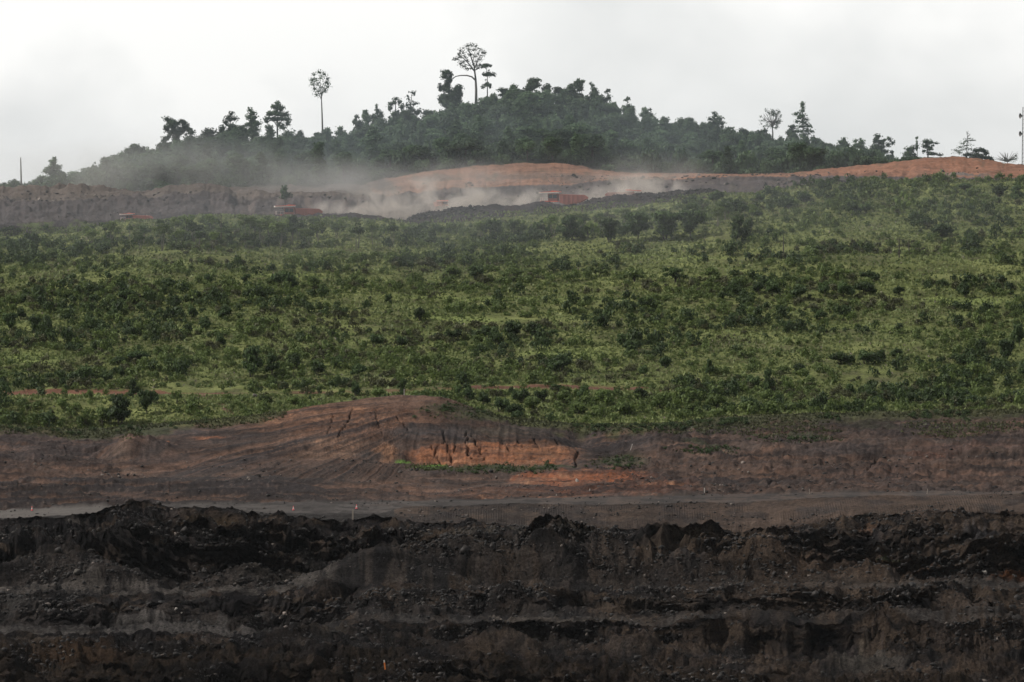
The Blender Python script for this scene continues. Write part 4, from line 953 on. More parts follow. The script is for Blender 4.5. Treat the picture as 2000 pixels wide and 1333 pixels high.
for kd in ('dome', 'tall', 'loose'):
    for mt in ('leaf_dark', 'leaf_mid', 'leaf_olive'):
        VS[(kd, mt)] = [shrub_variant(kd, 300 + 17 * len(VS) + i, mt) for i in range(3)]
VSAP = [variant('sapling', 60 + i, 'leaf_mid') for i in range(4)] + [variant('sapling', 70 + i, 'leaf_dark') for i in range(2)]

def band_slope(px, ys):
    top = float(np.interp(px, cx, c18)); f = (ys - top) / (768 - top)
    return ('just below the haul road' if f < .09 else 'high on the green slope' if f < .24 else 'on the upper green slope' if f < .4 else 'halfway up the green slope' if f < .56
            else 'just under mid slope' if f < .72 else 'on the lower green slope' if f < .87 else 'just above the red track' if f < 1.0 else 'between red track and pit rim')
TONE = {'leaf_dark': ['dark green', 'deep green', 'blackish green'], 'leaf_mid': ['mid green', 'fresh green', 'leafy green'], 'leaf_olive': ['olive', 'dull olive', 'brownish olive']}
FORM = {'dome': ['domed shrub', 'rounded shrub', 'compact shrub'], 'tall': ['tall bush', 'upright bush', 'heaped bush'], 'loose': ['loose shrub', 'straggly shrub', 'open shrub']}
def slope_label(px, ys, kd, mt, wpx):
    lm = landmark(px); bd = band_slope(px, ys); sz = 'large' if wpx > 48 else 'medium' if wpx > 30 else 'small'
    ph = []
    for t in TONE[mt]:
        for f in FORM[kd]: ph.append(f'{sz} {t} {f} {bd}, below the {lm}')
    return uniq(ph)

sr = np.random.default_rng(21)
n_solo = [0]
def bush(px, ybase, wpx, hpx, kd='dome', mt='leaf_dark', a='c16', b='c20'):
    g = spot(px, ybase, a, b); s = g.y / F
    lb = slope_label(px, ybase, kd, mt, wpx)
    if lb is None: return
    cr_, st = VS[(kd, mt)][int(sr.integers(3))]
    put(cr_, st, 'bush' if kd == 'tall' else 'shrub', g - Vector((0, 0, 0.15)), wpx * 0.5 * s, hpx * s, sr.uniform(0, 6.28), lb, 'shrub', 'shrubs scattered over the green slope')
    n_solo[0] += 1
D, G_, O_ = 'leaf_dark', 'leaf_mid', 'leaf_olive'
for q in [(235,832,78,62,'tall',D),(200,830,50,40,'dome',G_),(285,812,42,50,'tall',D),(260,780,34,40,'tall',D),(160,834,44,36,'loose',G_),(300,790,28,30,'dome',D),(345,790,30,30,'loose',G_),(120,800,36,24,'dome',G_),(175,782,20,22,'dome',G_),
          (785,778,30,42,'tall',D),(695,775,32,34,'dome',D),(667,774,26,18,'dome',G_),(740,776,40,22,'dome',G_),(604,782,10,12,'dome',D),(895,774,26,26,'dome',D),(575,790,40,18,'dome',G_),(520,788,36,20,'dome',G_),(1000,772,18,20,'dome',D),
          (915,782,38,28,'dome',D),(945,794,44,32,'dome',D),(975,805,50,34,'dome',D),(1005,815,46,30,'dome',D),(1020,790,50,34,'dome',D),(1040,800,50,30,'dome',G_),(1010,823,30,18,'dome',D),(1060,786,44,28,'dome',D),(1100,790,46,30,'dome',G_),(1090,765,40,16,'loose',D),
          (1140,782,46,34,'dome',D),(1180,792,50,36,'dome',G_),(1130,810,50,28,'dome',G_),(1220,810,54,32,'dome',G_),(1250,780,40,26,'dome',D),(1290,800,54,36,'dome',G_),(1340,790,54,34,'tall',G_),(1350,812,50,26,'dome',G_),(1400,800,56,36,'dome',G_),(1460,808,50,28,'dome',G_),(1500,790,50,32,'dome',G_),
          (490,738,66,62,'tall',D),(530,735,40,44,'tall',D),(165,748,56,38,'dome',D),(205,748,36,24,'dome',D),(237,738,22,26,'dome',D),(95,660,24,34,'tall',D),(68,655,30,38,'tall',D),(20,650,40,40,'tall',D),(40,625,34,26,'dome',D),
          (620,735,54,34,'dome',D),(575,720,50,34,'dome',D),(660,720,44,28,'dome',D),(700,735,40,28,'dome',D),(1095,728,62,42,'dome',D),(1060,722,30,24,'dome',D),(1112,592,18,28,'tall',D),(820,628,32,30,'dome',D),(760,592,22,20,'dome',D),
          (555,565,66,40,'dome',D),(610,566,44,30,'dome',G_),(480,560,24,26,'tall',D),(405,555,30,22,'dome',D),(330,565,40,24,'dome',D),(180,600,28,24,'tall',D),(250,590,54,28,'dome',D),(230,605,40,18,'dome',D),(345,620,34,22,'dome',D),(440,625,40,34,'dome',D),(400,645,34,24,'dome',D),
          (375,625,34,32,'dome',D),(270,710,60,28,'dome',D),(230,712,40,18,'dome',D),(430,680,34,34,'dome',D),(400,640,30,28,'dome',D),(365,655,44,26,'dome',D),(1885,582,32,30,'tall',D),(1755,578,36,22,'dome',D),(1875,576,20,20,'dome',D),
          (1690,576,54,30,'dome',D),(1650,584,56,38,'dome',D),(1610,580,46,32,'dome',D),(1560,586,56,34,'dome',D),(1510,580,54,34,'dome',D),(1480,574,34,26,'dome',D),(1440,580,36,22,'dome',D),(1410,585,30,18,'dome',D),
          (1300,470,100,62,'tall',D),(1245,472,70,58,'tall',D),(1350,466,70,56,'tall',D),(1440,475,58,54,'tall',D),(1190,474,60,50,'tall',D),(1110,470,66,48,'tall',D),(1060,466,60,44,'loose',D),(1150,466,50,44,'loose',G_),(960,466,44,40,'loose',D),(1010,462,50,36,'loose',G_),
          (1770,418,48,46,'loose',G_),(1665,422,54,34,'dome',D),(1690,418,40,24,'dome',D),(1570,395,44,24,'dome',D),(1540,410,40,28,'dome',D),(1400,396,46,26,'dome',D),(1430,412,54,28,'dome',D),(1350,404,50,22,'dome',D),(1480,395,34,22,'dome',D),
          (1840,465,60,30,'dome',D),(1785,375,24,18,'tall',D),(1740,362,30,14,'dome',D),(1885,372,36,16,'dome',D),(1950,385,50,26,'dome',D),(1985,395,40,34,'tall',D),(1600,365,34,20,'dome',D),(1500,770,34,50,'tall',D),(1470,762,40,34,'dome',D),(1385,735,24,34,'tall',D),
          (1540,766,30,34,'loose',G_),(1662,775,26,26,'tall',D),(1440,748,20,18,'dome',D),(1965,712,44,50,'tall',D),(1920,690,44,34,'dome',D),(1990,680,36,50,'tall',D),(1895,700,30,24,'dome',D),(1870,710,40,22,'dome',D),(1750,702,36,24,'dome',D),(1720,706,40,26,'dome',D),(1690,712,56,32,'dome',D),(1640,712,50,28,'dome',D),
          (1600,625,36,22,'dome',D),(1560,730,30,22,'dome',D),(1270,600,24,22,'loose',D),(1215,680,28,28,'tall',D),(1230,690,40,28,'dome',D),(1300,720,34,28,'dome',D),(1260,735,36,26,'dome',D),(1000,660,70,36,'dome',D),(950,665,60,34,'dome',D),(890,668,50,28,'dome',D),(1040,655,50,28,'dome',D),(1075,665,44,24,'loose',D),
          (780,680,44,28,'dome',D),(730,678,50,30,'dome',D),(1755,502,8,14,'dome',O_),(930,548,60,34,'dome',D),(880,545,50,28,'dome',G_),(1000,545,56,26,'dome',G_),(1170,540,60,30,'loose',G_),(1240,552,60,34,'loose',G_),(1320,552,64,34,'loose',D),(1390,550,60,30,'loose',G_),(1700,552,60,24,'dome',D),(1640,545,60,26,'loose',G_),
          (570,470,28,50,'tall',D),(500,462,44,40,'loose',D),(90,452,24,16,'dome',D),(620,466,40,44,'loose',D),(660,460,34,34,'loose',G_),(1465,455,36,34,'dome',D),(25,458,60,18,'loose',D)]:
    bush(*q)
# slender saplings below the haul road
for i in range(74):
    px = sr.uniform(150, 780) if i < 46 else sr.uniform(780, 1500)
    yb = sr.uniform(468, 492) if i % 3 else sr.uniform(445, 470)
    if i >= 46: yb = sr.uniform(440, 474) if px < 1200 else sr.uniform(420, 455)
    h = sr.uniform(34, 56) * (0.85 if i % 3 == 0 else 1)
    lim_ = float(np.interp(px, cx, c18)) + (3 if px > 760 else -6)
    h = min(h, max(14, yb - lim_))
    g = spot(px, yb, 'c16', 'c20'); s = g.y / F
    lm = landmark(px)
    ps = []
    for f in ['thin-stemmed feathery sapling', 'slender young tree', 'spindly forked sapling', 'lean wispy tree', 'leggy pale-stemmed sapling', 'small thin-trunked tree', 'wispy young tree with bare stems']:
        ps.append(f'{f} near the slope top, below the {lm}')
    lb = uniq(ps)
    if lb is None: continue
    c_, t_ = VSAP[int(sr.integers(6))]
    put(c_, t_, 'young_tree', g - Vector((0, 0, .2)), h * s * sr.uniform(.8, 1.15), h * s, sr.uniform(0, 6.28), lb, 'tree', 'slender young trees below the haul road')

# the remaining scrub: thousands of plants, nobody could count them
VC2 = [unit_clump(400 + i, 110, 0.15, k=5, flat=0.75) for i in range(10)]
ga, gb = start['c16'], start['c18'] + 10
okc2 = np.where((cols > -220) & (cols < 2220))[0]
GRASSY = [(980,585,260,7),(880,625,120,8),(1110,690,120,14),(60,700,110,16),(400,645,100,8),(200,790,130,9),(560,540,150,6),(1250,505,260,6),(1700,640,130,11),(1880,590,130,14),(330,505,200,8),(100,540,140,9),(700,490,200,6),(1560,710,110,9),(1150,625,120,8),(640,590,120,7),(1420,655,110,9),(300,680,90,9),(1600,470,140,7),(1900,450,110,8),(1350,740,120,10),(760,640,100,7),(420,745,90,10),(60,620,60,7),(1760,745,90,9),(1450,525,120,6)]
def scatter(n, wl_x, wl_y, seed, thr, soft, rmin, rmax, hmin, hmax, dt, a=ga, b=gb, far_bias=True):
    cc = sr.choice(okc2, n); rr_ = sr.integers(a, b, n)
    x, y, z = GX[rr_, cc], GY[rr_, cc], GZ[rr_, cc]; px, ys = cols[cc], SY[rr_, cc]
    dn = fbm(x / wl_x, y / wl_y, seed=seed, oct=4) ; keep = sr.random(n) < np.clip((dn - thr) / soft, 0, 1)
    keep &= ~((px < 1480) & (ys < np.interp(px, cx, c18) + 11))
    for (ax, ay, arx, ary) in GRASSY: keep &= ~((np.hypot((px - ax) / arx, (ys - ay) / ary) < 0.8 + .5 * dn) & (sr.random(n) < .93))
    # keep the tracks and the knoll's bare path clear
    dt_ = ys - np.interp(px, cx, c17); keep &= ~((dt_ > -9) & (dt_ < np.where(px < 700, 17, 13)) & (px < 1300) & (sr.random(n) < np.where(px < 680, .93, .8)))
    for off in (0, 7, 14): keep &= ~((px - 418 - (ys - off - 790) * 1.55 > -12) & (px - 418 - (ys - off - 790) * 1.55 < 14) & (ys - off > 766) & (ys - off < 812))
    i = np.where(keep)[0]
    k = np.clip((dn[i] - thr) / soft, 0, 1)
    w = (rmin + (rmax - rmin) * sr.random(len(i)) ** 2.2) * (0.75 + 0.45 * k) ; hh = w * sr.uniform(hmin, hmax, len(i))
    return [(float(x[j]), float(y[j]), float(z[j]) - 0.15, float(w[q]), float(hh[q]), sr.uniform(0, 6.28), int(sr.integers(10)), sr.uniform(-.2, .2) + dt) for q, j in enumerate(i)]
merged('dark_scrub', scatter(8500, 24, 30, 501, 0.04, 0.14, 0.7, 2.3, 1.0, 1.7, 0.0), VC2, 'leaf_dark', 'countless dark green shrubs in clumps over the green slope', 'scrub')
merged('green_scrub', scatter(14500, 18, 26, 521, -0.2, 0.3, 0.45, 1.9, 0.9, 1.6, 0.0), VC2, 'leaf_mid', 'countless fresh green shrubs covering the slope between road and pit', 'scrub')
merged('olive_scrub', scatter(9500, 26, 22, 541, -0.03, 0.25, 0.45, 1.8, 0.8, 1.5, 0.0), VC2, 'leaf_olive', 'brownish olive weeds and low scrub over the green slope', 'scrub')
# knee-high grass and weeds
def tufts(n, a, b, size, seed, dens_thr=-0.6, xr=(-150, 2150), mask=None):
    r = np.random.default_rng(seed)
    ok = np.where((cols > xr[0]) & (cols < xr[1]))[0]
    cc = r.choice(ok, n); rr_ = r.integers(a, b, n)
    dn = fbm(GX[rr_, cc] / 20, GY[rr_, cc] / 14, seed=seed, oct=3)
    k = dn > dens_thr + r.uniform(0, .35, n)
    px, ys = cols[cc], SY[rr_, cc]
    k &= ~((np.abs(ys - np.interp(px, cx, c17) + 3) < 4) & (px < 1250))
    if mask is not None: k &= mask(px, ys, dn, r)
    cc, rr_ = cc[k], rr_[k]; dn = dn[k]; m = len(cc)
    p = np.stack([GX[rr_, cc] + r.uniform(-.2, .2, m), GY[rr_, cc] + r.uniform(-.4, .4, m), GZ[rr_, cc] - .05], -1)
    an = r.uniform(0, 3.14, m); w = size * r.uniform(.4, 1.1, m); h = size * r.uniform(.5, 1.5, m)
    dx = np.stack([np.cos(an) * w, np.sin(an) * w, 0 * w], -1); up = np.stack([r.normal(size=m) * .3 * h, r.normal(size=m) * .3 * h, h], -1)
    v = np.stack([p - dx, p + dx, p + up], 1).reshape(-1, 3)
    t = np.clip(0.4 + dn * 0.7 + r.normal(size=m) * .22, 0, 1)
    return v, np.repeat(t, 3)
v, t = tufts(150000, ga, gb, 0.55, 601)
vd, td = tufts(5200, ga, gb, 0.42, 603, dens_thr=-.1)
tag(link(bpy.data.objects.new('dead_stems', mesh_np('dead_stems', vd, np.arange(len(vd)).reshape(-1, 3), 3, [M['rock']], {'tint': ('FLOAT', np.clip(td * .6 + .5, 0, 1))}))), 'pale dead stalks and dry leaves dotted through the scrub', 'dead stalks', kind='stuff')
tag(link(bpy.data.objects.new('grass', mesh_np('grass', v, np.arange(len(v)).reshape(-1, 3), 3, [M['grass_blade']], {'tint': ('FLOAT', t)}))), 'rough knee-high grass and weeds over the green slope', 'grass', kind='stuff')
# growth along the pit rim and on the spoil bank
b0, b1 = start['c12'], start['c16']
v, t = tufts(60000, b0, b1, 0.42, 611, dens_thr=-9, mask=lambda px, ys, dn, r: (
    ((ys < np.interp(px, cx, c15) + 9 + 16 * dn) & (np.abs(px - 740) > 180)) |
    ((ys < np.interp(px, cx, c15) + 26 + 30 * dn) & (px > 1300) & (dn > -.1)) |
    (np.hypot((px - 838) / 46, (ys - 914) / 7) < 1) | ((np.hypot((px - 970) / 130, (ys - 918) / 10) < 1) & (r.random(len(px)) < .3) & (dn > -.1)) |
    ((np.hypot((px - 900) / 90, (ys - 803) / 18) < 1) & (r.random(len(px)) < .35)) | ((np.hypot((px - 1380) / 65, (ys - 880) / 8) < 1)) |
    ((np.hypot((px - 1560) / 90, (ys - 858) / 9) < 1) & (r.random(len(px)) < .5)) | ((np.hypot((px - 1210) / 60, (ys - 905) / 14) < 1) & (r.random(len(px)) < .4))))
tag(link(bpy.data.objects.new('bank_weeds', mesh_np('bank_weeds', v, np.arange(len(v)).reshape(-1, 3), 3, [M['leaf_olive']], {'tint': ('FLOAT', np.clip(t - .2, 0, 1))}))), 'sparse weeds and grass along the pit rim and spoil bank', 'weeds', kind='stuff')
its = []
for _ in range(380):
    px = sr.uniform(1120, 2100) if sr.random() < .88 else sr.uniform(-60, 420)
    if vn(np.array([px / 60.]), np.array([.5]), seed=6)[0] < -.15: continue
    ys = np.interp(px, cx, c15) - 3 + abs(sr.normal()) * 7
    g = spot(px, ys, 'c12', 'c16'); w = sr.uniform(.4, 1.1); its.append((g.x, g.y, g.z - .1, w, w * sr.uniform(.7, 1.2), sr.uniform(0, 6), int(sr.integers(10)), sr.uniform(-.2, .2)))
for (x, y, rx, ry, n) in [(970,920,120,8,34),(1080,914,50,6,16),(1380,882,60,7,24),(900,800,70,16,26),(1215,905,40,12,24),(1560,860,80,8,20)]:
    for _ in range(n):
        g = spot(x + sr.normal() * rx * .5, y + sr.normal() * ry * .5, 'c12', 'c16'); w = sr.uniform(.4, 1.0); its.append((g.x, g.y, g.z - .1, w, w * sr.uniform(.7, 1.2), sr.uniform(0, 6), int(sr.integers(10)), sr.uniform(-.2, .2)))
merged('rim_scrub', its, VC2, 'leaf_dark', 'low dark scrub hanging over the pit rim and on the bank ledges', 'scrub')

# ------------------------------------------------------------------ rubble
def rubble(name, n, a, b, smin, smax, seed, label, thr=-.1, xr=(-120, 2120), pale=0.12, mask=None):
    import bmesh
    bm = bmesh.new(); bmesh.ops.create_icosphere(bm, subdivisions=1, radius=1)
    iv = np.array([q.co[:] for q in bm.verts]); iff = np.array([[q.index for q in f.verts] for f in bm.faces]); bm.free()
    r = np.random.default_rng(seed); ok = np.where((cols > xr[0]) & (cols < xr[1]))[0]
    cc = r.choice(ok, n * 3); rw = r.integers(a, b, n * 3)
    dn = fbm(GX[rw, cc] / 14, GY[rw, cc] / 10, GZ[rw, cc] / 6, seed=seed, oct=3)
    k = dn > thr + r.uniform(0, .4, n * 3)
    if mask is not None: k &= mask(cols[cc], SY[rw, cc])
    k = np.where(k)[0][:n]; cc, rw = cc[k], rw[k]; m = len(k)
    s = smin + (smax - smin) * r.random(m) ** 6
    sc3 = s[:, None] * r.uniform(.55, 1.2, (m, 3)); sc3[:, 2] *= .75
    v = iv[None] * (1 + .33 * r.normal(size=(m, len(iv), 1))) * sc3[:, None, :]
    v[..., 0] += GX[rw, cc][:, None] + r.uniform(-.2, .2, (m, 1)); v[..., 1] += GY[rw, cc][:, None]; v[..., 2] += (GZ[rw, cc] + s * .15)[:, None]
    f = (iff[None] + (np.arange(m) * len(iv))[:, None, None]).reshape(-1, 3)
    t = np.where(r.random(m) < pale, r.uniform(.2, .9, m) ** 1.3, r.uniform(-.03, .1, m).clip(0))
    me = mesh_np(name, v.reshape(-1, 3), f, 3, [M['rock']], {'tint': ('FLOAT', np.repeat(t, len(iv)))})
    tag(link(bpy.data.objects.new(name, me)), label, 'rubble', kind='stuff')
rubble('coal_rubble', 42000, start['c0'] + 20, start['c8'] + 8, 0.07, 0.55, 701, 'broken coal and stone rubble strewn over the dark pit terraces', pale=0.035)
rubble('coal_blocks', 1500, start['c1'], start['c8'], 0.3, 0.85, 771, 'large broken blocks of coal lying on and below the dark pit faces', thr=.05, pale=0.0)
rubble('road_clods', 2600, start['c8b'], start['c10'], 0.07, 0.4, 751, 'dark clods and stones strewn along the edges of the bench road', thr=.0, pale=0.1)
rubble('clay_rubble', 2600, start['c10'], start['c14'], 0.1, 0.5, 711, 'small stones and clods scattered over the brown spoil bank', pale=0.2)
rubble('gully_stones', 420, start['c12'], start['c15'], 0.2, 0.75, 721, 'pale angular stones spilled in the gully left of the clay mound', thr=-1, pale=0.75, mask=lambda px, ys: (np.abs(px - 245 + (ys - 890) * .75) < 16) & (ys > 868) & (ys < 938))
rubble('spoil_boulders', 2200, start['c21'], start['c22'] + 20, 0.2, 0.8, 731, 'scattered stones on the grey spoil behind the haul road', pale=0.2)
rubble('berm_clods', 2600, start['c18'] + 8, start['c20'], 0.2, 0.7, 741, 'dark clods piled along the haul road berm', pale=0.03, xr=(760, 1500))

# ------------------------------------------------------------------ dump trucks
M['red'] = plain_mat('dusty_red_paint', (0.68, 0.11, 0.06), 0.5, 0.25, 0.6, 0.4)
M['redbody'] = plain_mat('dusty_body_paint', (0.34, 0.125, 0.10), 0.8, 0.3, 0.5)
M['white'] = plain_mat('dusty_white_paint_sunlit_edge', (0.72, 0.66, 0.60), 0.5, 0.1, 0.8)
M['steel'] = plain_mat('dark_steel', (0.10, 0.095, 0.09), 0.6, 0.3, 0.8)
M['rubber'] = plain_mat('tyre_rubber', (0.035, 0.032, 0.03), 0.9, 0.2, 1.0)
M['glass'] = plain_mat('dark_cab_glass', (0.03, 0.045, 0.055), 0.12, 0.05, 0.5, 0.7)
def prism(prof, y0, y1, bev=0.05):
    """extrude an x-z outline from y0 to y1"""
    import bmesh
    bm = bmesh.new()
    a = [bm.verts.new((x, y0, z)) for x, z in prof]; b = [bm.verts.new((x, y1, z)) for x, z in prof]
    n = len(prof)
    bm.faces.new(a); bm.faces.new(b[::-1])
    for i in range(n): bm.faces.new((a[(i + 1) % n], a[i], b[i], b[(i + 1) % n]))
    bmesh.ops.recalc_face_normals(bm, faces=bm.faces)
    if bev: bmesh.ops.bevel(bm, geom=[e for e in bm.edges], offset=bev, segments=1, affect='EDGES', clamp_overlap=True)
    return bm
def bx(x0, x1, y0, y1, z0, z1, bev=0.03): return prism([(x0, z0), (x1, z0), (x1, z1), (x0, z1)], y0, y1, bev)
def join(*bms):
    import bmesh
    out = bms[0]
    for b in bms[1:]:
        me = bpy.data.meshes.new('t'); b.to_mesh(me); out.from_mesh(me); b.free(); bpy.data.meshes.remove(me)
    return out
def part(name, bm, mat, parent):
    me = bpy.data.meshes.new(name); bm.to_mesh(me); bm.free(); me.materials.append(M[mat])
    return link(bpy.data.objects.new(name, me), parent)
def cyl(cx_, y0, y1, cz, r, seg=24):
    return prism([(cx_ + r * math.cos(2 * math.pi * i / seg), cz + r * math.sin(2 * math.pi * i / seg)) for i in range(seg)], y0, y1, 0.08)
def make_truck():
    """faces -x, 13.5 m long"""
    t = empty('dump_truck')
    part('chassis', join(bx(-5.6, 5.2, -0.9, 0.9, 1.5, 2.3), bx(-6.3, -5.6, -2.6, 2.6, 1.1, 2.0), cyl(3.0, -2.0, 2.0, 1.5, .45), cyl(-3.6, -2.2, 2.2, 1.5, .35)), 'steel', t)
    hood = part('hood', join(bx(-6.2, -3.6, -1.3, 1.3, 2.05, 3.5)), 'redbody', t)
    part('radiator_grille', join(*[bx(-6.28, -6.21, -1.1, 1.1, 2.25 + k * .2, 2.35 + k * .2, 0) for k in range(6)]), 'steel', hood)
    part('deck', join(bx(-6.3, -1.0, -3.1, -1.32, 3.15, 3.4), bx(-6.3, -1.0, 1.32, 3.1, 3.15, 3.4), bx(-3.59, -1.0, -1.31, 1.31, 3.15, 3.4)), 'red', t)
    rails = [bx(-6.25, -6.19, y, y + .06, 3.41, 4.4, 0) for y in (-3.05, -2.2, -1.4, 1.4, 2.2, 3.0)]
    rails += [bx(-6.25, -6.19, -3.05, -1.34, 4.41, 4.47, 0), bx(-6.25, -6.19, 1.4, 3.06, 4.41, 4.47, 0), bx(-6.18, -4.0, -3.06, -3.0, 4.41, 4.47, 0), bx(-5.2, -5.14, -3.06, -3.0, 3.41, 4.4, 0), bx(-4.1, -4.04, -3.06, -3.0, 3.41, 4.4, 0)]
    part('railing', join(*rails), 'white', t)
    cab = part('cab', bx(-4.1, -1.3, -2.95, 0.2, 3.42, 5.5, .06), 'redbody', t)
    part('windscreen', bx(-4.16, -4.11, -2.75, 0.0, 4.1, 5.25, 0), 'glass', cab)
    for (x0, x1) in ((-3.9, -2.8), (-2.65, -1.5)): part('side_window', bx(x0, x1, -3.01, -2.96, 4.2, 5.25, 0), 'glass', cab)
    part('ladder', join(*([bx(-6.4, -6.34, -1.9, -1.2, .7 + k * .4, .76 + k * .4, 0) for k in range(7)] + [bx(-6.4, -6.33, y, y + .06, .6, 3.6, 0) for y in (-1.97, -1.2)])), 'white', t)
    for y in (-2.2, 1.9): part('headlight', cyl(0, 0, 0.01, 0, .01) if False else bx(-6.36, -6.31, y, y + .35, 1.35, 1.65, .01), 'white', t)
    bed = part('dump_bed', join(prism([(-1.0, 5.5), (-0.6, 2.9), (1.2, 2.35), (5.0, 3.0), (6.9, 4.0), (6.9, 4.5), (5.9, 5.15), (-0.6, 5.35)], -3.3, -3.0), prism([(-1.0, 5.5), (-0.6, 2.9), (1.2, 2.35), (5.0, 3.0), (6.9, 4.0), (6.9, 4.5), (5.9, 5.15), (-0.6, 5.35)], 3.0, 3.3),
                                prism([(-.98, 5.4), (-.58, 2.88), (1.2, 2.33), (5.0, 2.98), (6.88, 3.98), (6.88, 4.15), (5.0, 3.2), (1.2, 2.55), (-.38, 3.05), (-.78, 5.4)], -2.99, 2.99),
                                *[prism([(x - .12, 2.6), (x + .12, 2.6), (x + .12, 5.2), (x - .12, 5.2)], -3.45, -3.31) for x in (.3, 1.6, 2.9, 4.2, 5.3)], *[prism([(x - .12, 2.6), (x + .12, 2.6), (x + .12, 5.2), (x - .12, 5.2)], 3.31, 3.45) for x in (.3, 1.6, 2.9, 4.2, 5.3)]), 'redbody', t)
    part('canopy', join(prism([(-6.6, 5.62), (-0.9, 5.9), (-0.9, 6.2), (-6.5, 5.92)], -3.3, 3.3, .04), prism([(-6.5, 5.93), (-3.4, 6.12), (-3.0, 6.38), (-0.9, 6.25), (-0.9, 6.22)], -3.3, -3.05, .02)), 'red', bed)
    part('sunlit_canopy_edge', join(bx(-6.72, -6.62, -3.3, 3.3, 5.56, 5.98, .02), prism([(-6.6, 5.52), (-0.9, 5.80), (-0.9, 6.02), (-6.6, 5.86)], -3.45, -3.31, 0)), 'white', bed)  # white strips put in for the sunlit edges of the canopy
    for (x, ys_) in ((-3.6, ((-3.0, -2.1), (2.1, 3.0))), (3.0, ((-3.1, -2.15), (-2.1, -1.2), (1.2, 2.1), (2.15, 3.1)))):
        for (a, b) in ys_:
            w = empty('wheel', (x, 0, 1.35)); w.parent = t
            part('tyre', cyl(0, a, b, 0, 1.35, 28), 'rubber', w); part('rim', cyl(0, a - .04, a - .01, 0, .62, 18) if a < 0 else cyl(0, b + .01, b + .04, 0, .62, 18), 'redbody', w)
    return t
def clone(o, parent=None):
    c = o.copy(); sc.collection.objects.link(c); c.parent = parent
    for ch in o.children: clone(ch, c)
    return c
t0 = make_truck()
TR = [   # photo x of middle, Y, photo y of the canopy top, heading turn, scale, label
    (582, 1729, 401, 0.10, 1.06, 'red dump truck with a bright canopy edge driving left, second from left'),
    (266, 1731, 417, -0.05, 0.72, 'smallest dump truck, mostly hidden with only its red canopy showing at far left'),
    (1100, 1729, 374, -0.12, 1.06, 'red dump truck with a tapering bed kicking up bright dust behind it'),
    (1218, 1733, 371, math.pi + 0.05, 0.80, 'dust-veiled dump truck heading right behind the dark berm'),
    (862, 1741, 392, math.pi / 2 + 0.25, 0.5, 'pale red dump truck seen end-on and nearly lost in dust')]
for i, (px, Y, yt, rz, s, lb) in enumerate(TR):
    o = t0 if i == 0 else clone(t0)
    z = P(px, yt, Y).z - 6.2 * s
    o.location = (P(px, yt, Y).x, Y, z); o.rotation_euler = (0, 0, rz); o.scale = (s, s, s)
    tag(o, lb, 'dump truck', 'dump trucks on the haul road')

# ------------------------------------------------------------------ poles, mast, markers
def lathe_pole(pts, k=10):
    v, f = tube([p[:3] for p in pts], [p[3] for p in pts], k); return v, f
q = P(42, 308, 1890); b_ = ground_at(42, 1890, 'c21', 'c25')
v, f = lathe_pole([(0, 0, -.3, .32), (0, 0, (q.z - b_.z) * .6, .26), (0, 0, q.z - b_.z, .14)])
o = link(bpy.data.objects.new('bare_pole', mesh_np('bare_pole', v, f, 4, [M['bark']], smooth=True))); o.location = (b_.x, 1890, b_.z); o.rotation_euler = (0, math.radians(-1.2), 0)
tag(o, 'tall bare dark pole standing alone at the far left skyline', 'pole')
# lattice mast at the right edge
mb = P(2000, 330, 1960); mt_ = P(2000, 210, 1960); H = mt_.z - mb.z
mast = empty('lattice_mast', mb - Vector((0, 0, 2))); tag(mast, 'thin lattice radio mast with drum antennas at the right edge of the picture', 'radio mast')
H += 2; hw = 0.75; tb = []
cor = [(-hw, -hw), (hw, -hw), (hw, hw), (-hw, hw)]
for c in cor: tb.append(([(c[0], c[1], 0), (c[0] * .7, c[1] * .7, H)], [.07, .06]))
nseg = 16
for i in range(nseg):
    z0, z1 = H * i / nseg, H * (i + 1) / nseg; k0, k1 = 1 - .3 * i / nseg, 1 - .3 * (i + 1) / nseg
    for j in range(4):
        a, b = cor[j], cor[(j + 1) % 4]
        tb.append(([(a[0] * k0, a[1] * k0, z0), (b[0] * k1, b[1] * k1, z1)], [.04, .04])); tb.append(([(a[0] * k1, a[1] * k1, z1), (b[0] * k1, b[1] * k1, z1)], [.04, .04]))
link(bpy.data.objects.new('lattice', tubes_mesh('lattice', tb, M['steel'])), mast)
for yy in (227, 262):
    zz = P(1998, yy, 1960).z - mast.location.z
    for sx in (-1,):
        v, f = tube([(sx * .7, -.2, zz), (sx * 1.5, -.5, zz)], [.1, .95], 16)
        link(bpy.data.objects.new('drum_antenna', mesh_np('drum_antenna', v, f, 4, [M['steel']])), mast)
# power poles standing in the scrub
def hpole(px, ybase, hpx, label, name='timber_pole', arm=True):
    g = spot(px, ybase, 'c16', 'c20'); s = g.y / F; h = hpx * s
    r = empty(name, g); tag(r, label, 'pole')
    v, f = tube([(0, 0, -.3), (0, 0, h)], [.17, .11], 10); link(bpy.data.objects.new('post', mesh_np('post', v, f, 4, [M['bark']], smooth=True)), r)
    if arm:
        v, f = tube([(-.9, 0, h * .93), (.9, 0, h * .93)], [.07, .07], 6); link(bpy.data.objects.new('crossarm', mesh_np('crossarm', v, f, 4, [M['bark']])), r)
hpole(1756, 506, 38, 'dark timber pole with crossarm standing in the scrub at upper right', arm=True)
hpole(1776, 496, 28, 'shorter thinner pole beside the dark timber pole at upper right', arm=False)
hpole(1530, 498, 34, 'dead grey snag post in the scrub left of the dark timber pole', 'dead_snag', arm=False)
hpole(432, 470, 50, 'tall bare dead stem rising between the slender saplings', 'dead_snag', arm=False)
